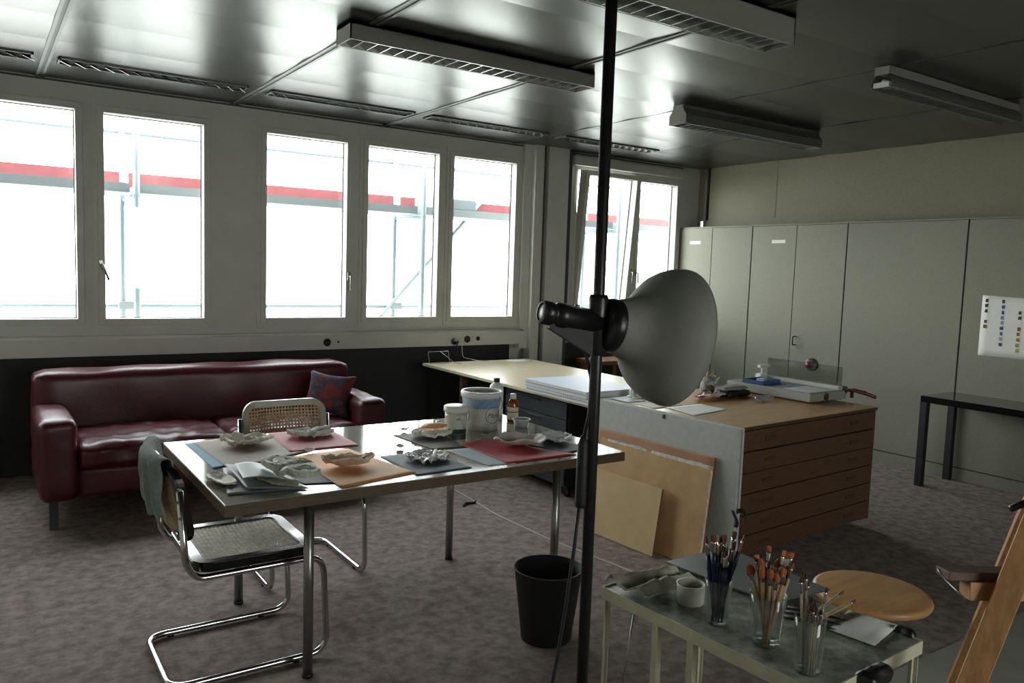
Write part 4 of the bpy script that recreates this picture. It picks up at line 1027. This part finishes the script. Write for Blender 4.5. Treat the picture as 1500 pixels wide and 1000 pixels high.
pl = [V((0, 0, -.165)) + dn * .020, V((0, 0, -.165)) + dn * .032, V((0, 0, -.045)) + dn * .076, V((0, 0, -.03)) + dn * .06, V((0, 0, -.03)) + dn * .02]
A_ = [t_.verts.new(p + w) for p in pl]; B_ = [t_.verts.new(p - w) for p in pl]; t_.faces.new(A_); t_.faces.new(B_)
for i in range(5): t_.faces.new((A_[i], A_[(i + 1) % 5], B_[(i + 1) % 5], B_[i]))
bmesh.ops.recalc_face_normals(t_, faces=t_.faces[:]); merge(b, t_, TL); obj('bracket', b, M['blackmatte'], L)
b = BM(); lathe(b, [(.02, 1.36), (.024, 1.365), (.024, 1.49), (.02, 1.50)], 24, T3(PX, PY, 0)); tube(b, [TL @ V((0, 0, -.05)), (PX, PY, 1.43)], .02, 12); obj('clamp', b, M['black'], L)
b = BM(); tube(b, [TL @ (V((0, 0, -.10)) - dn * .024), TL @ (V((0, 0, -.10)) - dn * .032)], .006, 10); tube(b, [TL @ (V((0, 0, -.03)) - dn * .0265), TL @ (V((0, 0, -.15)) - dn * .0265)], .002, 6); obj('switch_rail', b, M['steel'], L)
# cable with inline connector
b = BM(); lathe(b, [(0, 1.00), (.012, 1.0), (.014, 1.01), (.013, 1.15), (.006, 1.17), (0, 1.17)], 16, T3(1.166, 1.408, 0)); obj('cable_connector', b, M['blackmatte'], L)
b = BM(); tube(b, [(1.163, 1.410, 1.005), (1.156, 1.413, .90), (1.142, 1.418, .75), (1.122, 1.425, .6), (1.09, 1.43, .4), (1.05, 1.44, .2), (1.0, 1.45, .05), (.93, 1.47, .007), (.8, 1.5, .006)], .0045, 8)
tube(b, [(1.166, 1.408, 1.165), (1.178, 1.405, 1.22), (1.184, 1.41, 1.30), (1.17, 1.42, 1.37), (1.15, 1.44, 1.41)], .004, 8); obj('cable', b, M['blackmatte'], L)

# ------------------------------------------------------------------ trolley
TB = Matrix.Translation((1.715, 1.33, 0)) @ Matrix.Rotation(math.radians(3), 4, 'Z')
tz = .65; hx, hy = .225, .345
k = thing('trolley_table', 'low cream metal side table with paint-stained top holding brush glasses', 'side table', M=TB)
b = BM(); bx(b, -hx, hx, -hy, hy, tz - .006, tz, bev=.002); obj('top', b, M['trolleytop'], k, True)
b = BM()
for q in ((-hx - .003, -hx, -hy, hy), (hx, hx + .003, -hy, hy), (-hx, hx, -hy - .003, -hy), (-hx, hx, hy, hy + .003)): bx(b, *q, tz - .03, tz + .004)
obj('rim', b, M['trolley'], k, True)
for sx in (-1, 1):
    for sy in (-1, 1):
        b = BM(); x, y = sx * (hx - .01), sy * (hy - .012)
        bx(b, x - .011, x + .011, y - .0015 * 1, y + .0015, 0, tz - .006); bx(b, x - .0015, x + .0015, y - .011, y + .011, 0, tz - .006); obj('leg', b, M['trolley'], k, True)
for yy in (.02, -.10):
    b = BM(); bx(b, -hx - .001, -hx + .018, yy + .12 - .01, yy + .12 + .01, 0.06, tz - .006); obj('leg_brace', b, M['trolley'], k, True)
b = BM(); tube(b, [(-hx + .004, .22, tz - .012), (-hx + .02, .30, .15)], .003, 6); obj('stay_rod', b, M['steel'], k, True)
b = BM(); bx(b, -hx, hx, -hy, hy, .10, .106); obj('shelf', b, M['trolley'], k, True)
def onT(x, y, z=0): return TB @ V((x, y, tz + z))
# clamps
b = BM(); soft(b, -.09, .02, -hy - .04, -hy + .006, tz - .03, tz + .014, .018, (0, 0, .003), .008, 3, TB, n=7, wscale=30); single('clamp_grip', b, M['black'], 'black rubber grip at the near right edge of the side table', 'clamp')
b = BM(); soft(b, hx - .006, hx + .03, -.325, -.265, tz - .02, tz + .012, .014, (0, 0, .003), .006, 4, TB, n=7, wscale=30); single('clamp_grip', b, M['black'], 'black grip at the far edge of the side table beside the white card', 'clamp')
# rag
b = BM()
def rag(u, v):
    p = onT(-.215 + u * .10 + .02 * v, .335 - v * .20 + .0, 0); f = .010 * math.sin(u * 11 + v * 3) + .012 * noise.noise(V((u * 6, v * 8, 3)))
    return (p.x, p.y, tz + .016 + f + .03 * math.exp(-((u - .25 - .3 * v) / .16) ** 2))
def rag2(u, v):
    x = -.225 + u * .215 + .02 * v; y = .338 - v * .135 - .02 * u + .006 * noise.noise(V((u * 9, v * 2, 1)))
    f = .003 * math.sin(u * 9 + v * 4) + .009 * noise.noise(V((u * 5, v * 4, 3))) + .004 * noise.noise(V((u * 18, v * 9, 5)))
    p = onT(x, y); return (p.x, p.y, tz + .016 + f + .026 * math.exp(-((v - .15 - .2 * u) / .14) ** 2) + .022 * math.exp(-((v - .8 + .1 * u) / .14) ** 2))
grid_sheet(b, rag2, 36, 36, .004); single('rag', b, mat('stained_rag', (132, 128, 108), .9, rgb2=(206, 204, 186), vscale=9), 'paint-stained cream rag crumpled at the left end of the side table', 'rag')
# paint pot
p0 = V((1.617, 1.462, tz))
k = thing('paint_pot', 'small white pot smeared with paint left of the blue brushes', 'pot', p0)
b = BM(); lathe(b, [(0, 0), (.034, 0), (.037, .004), (.038, .048), (.040, .055), (.036, .055), (.034, .03), (0, .03)], 32, T3(*p0)); obj('body', b, mat('smeared_white', (170, 168, 150), .5, rgb2=(206, 204, 190), vscale=14), k)
b = BM(); lathe(b, [(0, .031), (.0345, .031), (.0345, .034), (0, .0345)], 28, T3(*p0)); obj('paint', b, mat('dried_paint', (150, 140, 112), .5, var=.2, vscale=20), k)

# brushes: one of each kind, then copies
def brush_proto(kind, hm, fm, bmx, L, hr, fl, fw, ft, bl_, shape, label, grp, Mx):
    k = thing('paintbrush', label, 'paintbrush', M=Mx, group=grp)
    b = BM(); tube(b, [(0, 0, 0), (0, 0, L * .3), (0, 0, L * .75), (0, 0, L)], [hr * .55, hr * .8, hr * 1.2, hr * .95], 10); obj('handle', b, hm, k, True)
    b = BM(); S = Matrix.Diagonal((1, ft / fw if fw else 1, 1, 1))
    t = BM(); seg = 14; rings = []
    for j in range(6):
        s = j / 5; rx = hr + (fw - hr) * s; ry = hr + (ft - hr) * s; rings.append([t.verts.new((rx * math.cos(a * 2 * PI / seg), ry * math.sin(a * 2 * PI / seg), L - .004 + s * fl)) for a in range(seg)])
    for A, B in zip(rings, rings[1:]):
        for a in range(seg): t.faces.new((A[a], A[(a + 1) % seg], B[(a + 1) % seg], B[a]))
    t.faces.new(rings[-1]); t.faces.new(rings[0][::-1])
    for f in t.faces: f.smooth = len(f.verts) == 4
    merge(b, t); obj('ferrule', b, fm, k, True)
    t = BM(); rings = []; z0 = L - .004 + fl - .002
    for j in range(7):
        s = j / 6
        if shape == 'flat': wx, wy, z = fw * (1 + .06 * math.sin(s * PI)), ft * (1 - .55 * s), z0 + s * bl_
        elif shape == 'round': q = max(.05, math.sqrt(max(0, 1 - (s * .98) ** 2.2))) * (1 + .5 * s * (1 - s)); wx, wy, z = fw * q * 1.1, ft * q * 1.1, z0 + s * bl_
        else: q = max(.05, math.sqrt(max(0, 1 - (s * .98) ** 3))); wx, wy, z = fw * q * (1 + .5 * s), ft * (1 - .5 * s) * q, z0 + s * bl_
        rings.append([t.verts.new((wx * math.cos(a * 2 * PI / seg), wy * math.sin(a * 2 * PI / seg), z)) for a in range(seg)])
    for A, B in zip(rings, rings[1:]):
        for a in range(seg): t.faces.new((A[a], A[(a + 1) % seg], B[(a + 1) % seg], B[a]))
    t.faces.new(rings[-1]); t.faces.new(rings[0][::-1]); b = BM(); merge(b, t)
    obj('bristles', b, bmx, k, True)
    return k
blueh = mat('blue_handle', (22, 38, 66), .3); woodh = mat('pale_wood_handle', (168, 140, 104), .5, var=.15, vscale=30); clearh = mat('clear_handle', (150, 142, 118), .35)
ferr = mat('ferrule_metal', (190, 186, 176), .25, 1.); copper = mat('copper_ferrule', (150, 96, 60), .3, 1.)
br1 = mat('brown_bristles', (92, 54, 26), .7, var=.3, vscale=60); br2 = mat('orange_bristles', (158, 86, 44), .7, var=.25, vscale=60); br3 = mat('dark_bristles', (48, 30, 22), .7, var=.3, vscale=60)
protos = {}
def place(kind, p, q, tw, label, grp):
    """brush standing from foot p towards q"""
    d = V(q) - V(p); Mx = frame_to(V(p), d) @ Matrix.Rotation(tw, 4, 'Z')
    if kind not in protos:
        a = {'bflat': (blueh, ferr, br1, .155, .0056, .034, .0075, .003, .018, 'flat'), 'bround': (blueh, ferr, br1, .15, .0054, .03, .006, .0035, .017, 'filbert'), 'bwide': (blueh, ferr, br1, .15, .0058, .036, .010, .003, .020, 'flat'),
             'wround': (woodh, ferr, br2, .19, .0044, .024, .0078, .007, .022, 'round'), 'wflat': (woodh, ferr, br2, .20, .0044, .026, .0065, .0028, .016, 'flat'), 'wfan': (woodh, ferr, br2, .16, .004, .018, .010, .007, .026, 'round'),
             'wthin': (woodh, copper, br3, .17, .0026, .022, .003, .003, .014, 'round'), 'tthin': (clearh, ferr, br3, .165, .0026, .028, .0034, .003, .012, 'round')}[kind]
        protos[kind] = brush_proto(kind, *a[:9], a[9], label, grp, Mx); return protos[kind]
    r = dup(protos[kind], Mx, label); r['group'] = grp; return r
def glass_jar(p, r0, r1, h, label):
    k = thing('drinking_glass', label, 'glass', p, group='glasses holding brushes')
    b = BM(); lathe(b, [(0, 0), (r0 - .002, 0), (r0, .003), (r1, h), (r1 - .0015, h + .001), (r1 - .003, h), (r0 - .003, .012), (0, .010)], 36, T3(*p)); obj('wall', b, M['cupglass'], k)
    b = BM(); lathe(b, [(0, .001), (r0 - .004, .001), (r0 - .004, .0095), (0, .0095)], 32, T3(*p)); obj('thick_base', b, M['cupglass'], k)
    return V(p) + V((0, 0, .0125))
def fill(cen, r0, r1, h, items, seed, label, grp):
    random.seed(seed); n = len(items)
    for i, (kind, a, tilt, dz) in enumerate(items):
        # foot near one side, rim contact near direction a (camera-facing angle, radians)
        rr = random.uniform(.35, .8) * (r0 - .008)
        u = V((math.cos(a), math.sin(a), 0))
        foot = cen + u * ((-rr * .4 if tilt > .3 else rr * .2) if seed == 9 else rr * min(1, tilt + .2)) + V((random.uniform(-.006, .006), random.uniform(-.006, .006), dz))
        top = cen + u * (r1 - .009) * tilt + V((0, 0, h))
        place(kind, foot, top, random.uniform(0, 3), label, grp)
cang = math.atan2(CR.y, CR.x)   # picture-right direction on the ground
g1 = V((1.583, 1.336, tz)); c1 = glass_jar(g1, .029, .036, .118, 'glass packed with blue-handled brushes')
fill(c1, .029, .036, .118, [('bflat', cang + PI, .95, .018), ('bflat', cang + PI + .5, .75, .03), ('bwide', cang + PI + .3, .35, .022), ('bwide', cang + .9, .25, .02), ('bflat', cang - .6, .2, .02), ('bround', cang + PI - .3, .5, -.0), ('bround', cang + PI - 1.1, .5, -.014),
     ('bwide', cang + .1, .9, .005), ('bflat', cang, .35, .015), ('bround', cang - 1.2, .5, -.004), ('bflat', cang + 1.6, .8, .01), ('bround', cang + 2.2, .6, .01), ('bflat', cang + .5, 1.0, .028), ('bflat', cang - .2, 1.0, .036), ('bflat', cang - 1.7, .3, .0), ('bround', cang + 1.2, .35, .006), ('bwide', cang - .9, .65, -.004)], 4,
     'blue-handled brush with brown tip in the left brush glass', 'blue-handled brushes in the left glass')
g2 = V((1.600, 1.195, tz)); c2 = glass_jar(g2, .034, .045, .128, 'middle glass with mixed wooden brushes')
fill(c2, .034, .045, .128, [('wfan', cang + PI, .95, .0), ('wround', cang + PI - .6, .45, -.03), ('wround', cang + .2, .2, -.05), ('wround', cang - .3, .55, -.04), ('wflat', cang + .3, .55, -.01), ('wflat', cang + .1, .85, -.01), ('wflat', cang + .5, .95, -.015), ('wflat', cang - .2, 1.0, -.03),
     ('wthin', cang - .4, .9, -.02), ('wround', cang + .8, .75, -.03), ('wfan', cang + PI + .7, .7, .0), ('wflat', cang + 1.4, .8, -.01), ('wround', cang - 1.3, .6, -.05), ('wflat', cang + 2.4, .7, -.03), ('wround', cang - 1.9, .7, -.035), ('wthin', cang + 1.9, .4, -.02), ('wflat', cang - .9, .85, -.04)], 9,
     'wooden-handled brush with orange-brown tip in the middle glass', 'wooden brushes in the middle glass')
g3 = V((1.572, 1.056, tz)); c3 = glass_jar(g3, .031, .036, .13, 'nearest glass with thin brushes at the front corner of the table')
fill(c3, .031, .036, .128, [('tthin', cang + PI, .8, .012), ('tthin', cang + PI + .3, .5, .02), ('tthin', cang + PI - .5, .4, .0), ('wthin', cang + PI - .2, .7, .03), ('tthin', cang, .95, -.01), ('wthin', cang + PI + 1.2, .5, -.03), ('tthin', cang + .5, .4, -.05), ('tthin', cang - 1.2, .5, -.06), ('wthin', cang + 1.2, .6, -.06), ('tthin', cang - .4, .8, -.06), ('wthin', cang - .9, .5, -.055), ('tthin', cang + 2.0, .6, -.03), ('tthin', cang - 1.7, .7, -.05), ('wthin', cang + .1, .3, -.05), ('tthin', cang + .8, .8, -.058)], 13,
     'thin wooden brush in the nearest glass', 'thin brushes in the nearest glass')
# palette glass sheet, card, knives and loose brushes
gl = mat('paint_grey_board', (84, 92, 92), .4, rgb2=(112, 120, 118), vscale=4)
b = BM(); P4 = [(1.758, 1.700), (2.03, 1.69), (2.025, 1.305), (1.80, 1.33)]
prism(b, P4, 'z', tz + .0075, tz + .0125); single('palette_board', b, gl, 'grey palette board lying across the far side of the side table', 'palette')
b = BM(); grid_sheet(b, lambda u, v: (lambda p: (p.x, p.y, tz + .0055))((V((1.80, 1.155, 0)) * (1 - u) + V((1.955, 1.20, 0)) * u) * (1 - v) + (V((1.82, 1.04, 0)) * (1 - u) + V((1.985, 1.075, 0)) * u) * v), 3, 3, .0012)
single('card', b, M['paper'], 'blank white card on the near corner of the side table', 'card')
for i, (a, c, lb) in enumerate((((1.815, 1.292), (1.886, 1.158), 'palette knife lying closest to the palette board'), ((1.785, 1.280), (1.848, 1.150), 'palette knife in the middle of the knives by the white card'), ((1.755, 1.262), (1.812, 1.142), 'palette knife nearest to the brush glasses'))):
    k = thing('palette_knife', lb, 'palette knife', (a[0], a[1], tz), group='palette knives on the side table')
    a3, c3_ = V((*a, tz + .0085)), V((*c, tz + .0085)); m_ = a3.lerp(c3_, .55)
    b = BM(); tube(b, [a3, m_], .005, 8); obj('handle', b, M['black'], k)
    dr_ = (c3_ - a3).normalized(); nn = V((-dr_.y, dr_.x, 0)) * .009; b = BM(); t = BM()
    poly = [m_ - nn * .3, m_ + (c3_ - m_) * .4 - nn, c3_, m_ + (c3_ - m_) * .4 + nn, m_ + nn * .3]
    prism(b, [(p.x, p.y) for p in poly], 'z', tz + .0078, tz + .0088); obj('blade', b, M['blackmatte'], k)
for i, (a, c, lb) in enumerate((((1.78, 1.19), (1.945, 1.205), 'loose brush lying towards the stool, tip over the table edge'), ((1.80, 1.215), (1.94, 1.245), 'loose brush lying between knives and palette board'))):
    place('wflat', (a[0], a[1], tz + .013), (c[0], c[1], tz + .016), .3, lb, 'loose brushes on the side table')

# ------------------------------------------------------------------ round stool
X, Y = 2.395, 1.395
k = thing('stool', 'round wooden stool behind the side table', 'stool', (X, Y, 0))
b = BM(); lathe(b, [(0, .522), (.165, .522), (.178, .527), (.182, .537), (.178, .548), (.165, .552), (.06, .546), (0, .545)], 56, T3(X, Y, 0)); obj('seat', b, M['stoolwood'], k)
b = BM(); cyl(b, X, Y, .12, .524, .02); obj('post', b, M['steel'], k)
for a in range(4):
    q = a * PI / 2 + .4; b = BM(); tube(b, fillet([(X, Y, .16), (X + .1 * math.cos(q), Y + .1 * math.sin(q), .14), (X + .2 * math.cos(q), Y + .2 * math.sin(q), .012)], .05), .012, 10); obj('leg', b, M['steel'], k)

# ------------------------------------------------------------------ easel at the right
A0, A1 = scr(1534, 725, 1.78), scr(1420, 1010, 1.78)
dr_ = (A1 - A0).normalized(); foot = A1 + dr_ * ((A1.z - .0) / -dr_.z); topp = A0 - dr_ * .75
k = thing('easel', 'wooden easel at the right picture edge with its leg slanting down', 'easel', (foot.x, foot.y, 0))
def beam(bm, a, c, w, t_, side):
    d = (V(c) - V(a)).normalized(); s_ = (V(side) - d * V(side).dot(d)).normalized(); n_ = d.cross(s_)
    L_ = (V(c) - V(a)).length
    Mx = Matrix(((s_.x, n_.x, d.x, a[0]), (s_.y, n_.y, d.y, a[1]), (s_.z, n_.z, d.z, a[2]), (0, 0, 0, 1)))
    bx(bm, -w / 2, w / 2, -t_ / 2, t_ / 2, 0, L_, Mx, .002)
side = CR + CF * -.55
b = BM(); beam(b, foot + V((0, 0, .006)), topp, .054, .028, side); obj('leg', b, M['easelwood'], k)
off = CR * (2 * abs((topp - foot).dot(CR)))
foot2 = V((foot.x + .84, foot.y - .55, .006)); b = BM(); beam(b, foot2, topp + CR * .05, .062, .028, side); obj('leg', b, M['easelwood'], k)
fb = topp + CF * .75; b = BM(); beam(b, V((fb.x, fb.y, .006)), topp + CF * .035 + CR * .02, .05, .028, side); obj('rear_leg', b, M['easelwood'], k)
bc = scr(1462, 862, 1.80); be = scr(1424, 868, 1.80)
b = BM(); beam(b, be + CF * .03, scr(1716, 872, 1.80) + CF * .03, .042, .045, CU); obj('canvas_ledge', b, M['easelwood'], k)
b = BM(); beam(b, scr(1398, 848, 1.80) + CF * .05, scr(1716, 854, 1.80) + CF * .05, .02, .06, CU); obj('ledge_tray', b, M['brownleg'], k)
b = BM(); tube(b, [scr(1381, 836, 1.8) + CF * .02, scr(1388, 852, 1.8) + CF * .01, scr(1400, 864, 1.8) + CF * .005, scr(1414, 876, 1.8) + CF * .01], .003, 8); obj('wire_clip', b, M['steel'], k)
b = BM(); tube(b, [scr(1488, 748, 1.8) + CF * .02, scr(1520, 735, 1.8) + CF * .02], .008, 10); obj('wing_bolt', b, M['black'], k)

# ------------------------------------------------------------------ daylight
w = bpy.data.worlds.new('sky'); bpy.context.scene.world = w; w.use_nodes = True
nt = w.node_tree; bg = nt.nodes['Background']
tc = nt.nodes.new('ShaderNodeTexCoord'); sp = nt.nodes.new('ShaderNodeSeparateXYZ'); rp = nt.nodes.new('ShaderNodeValToRGB')
nt.links.new(tc.outputs['Generated'], sp.inputs[0]); nt.links.new(sp.outputs['Z'], rp.inputs[0]); nt.links.new(rp.outputs[0], bg.inputs[0])
rp.color_ramp.elements[0].position = 0.; rp.color_ramp.elements[0].color = (1, 1, .97, 1)
rp.color_ramp.elements[1].position = .6; rp.color_ramp.elements[1].color = (.9, .95, 1, 1)
bg.inputs[1].default_value = 9.0
for nm, x0, x1 in (('window_daylight_portal', XL, 4.3), ('corner_daylight_portal', 4.9, 6.46), ('rear_fill_portal', -1.2, 6.5)):  # the rear portal serves the added, unseen rear window
    ld = bpy.data.lights.new(nm, 'AREA'); ld.shape = 'RECTANGLE'; ld.size = x1 - x0; ld.size_y = 1.75
    ld.cycles.is_portal = True
    lo = bpy.data.objects.new(nm, ld); C.objects.link(lo); rear = nm.startswith('rear'); lo.location = ((x0 + x1) / 2, YR - .25 if rear else YW + .2, 1.83); lo.rotation_euler = (PI / 2 if rear else -PI / 2, 0, 0)

S = bpy.context.scene
S.view_settings.view_transform = 'Standard'; S.view_settings.look = 'None'; S.view_settings.gamma = 1; S.view_settings.use_curve_mapping = False
S.view_settings.exposure = .65
S.cycles.max_bounces = 12; S.cycles.diffuse_bounces = 8; S.cycles.glossy_bounces = 6; S.cycles.transparent_max_bounces = 32
S.cycles.caustics_reflective = False; S.cycles.caustics_refractive = False; S.cycles.sample_clamp_indirect = 10
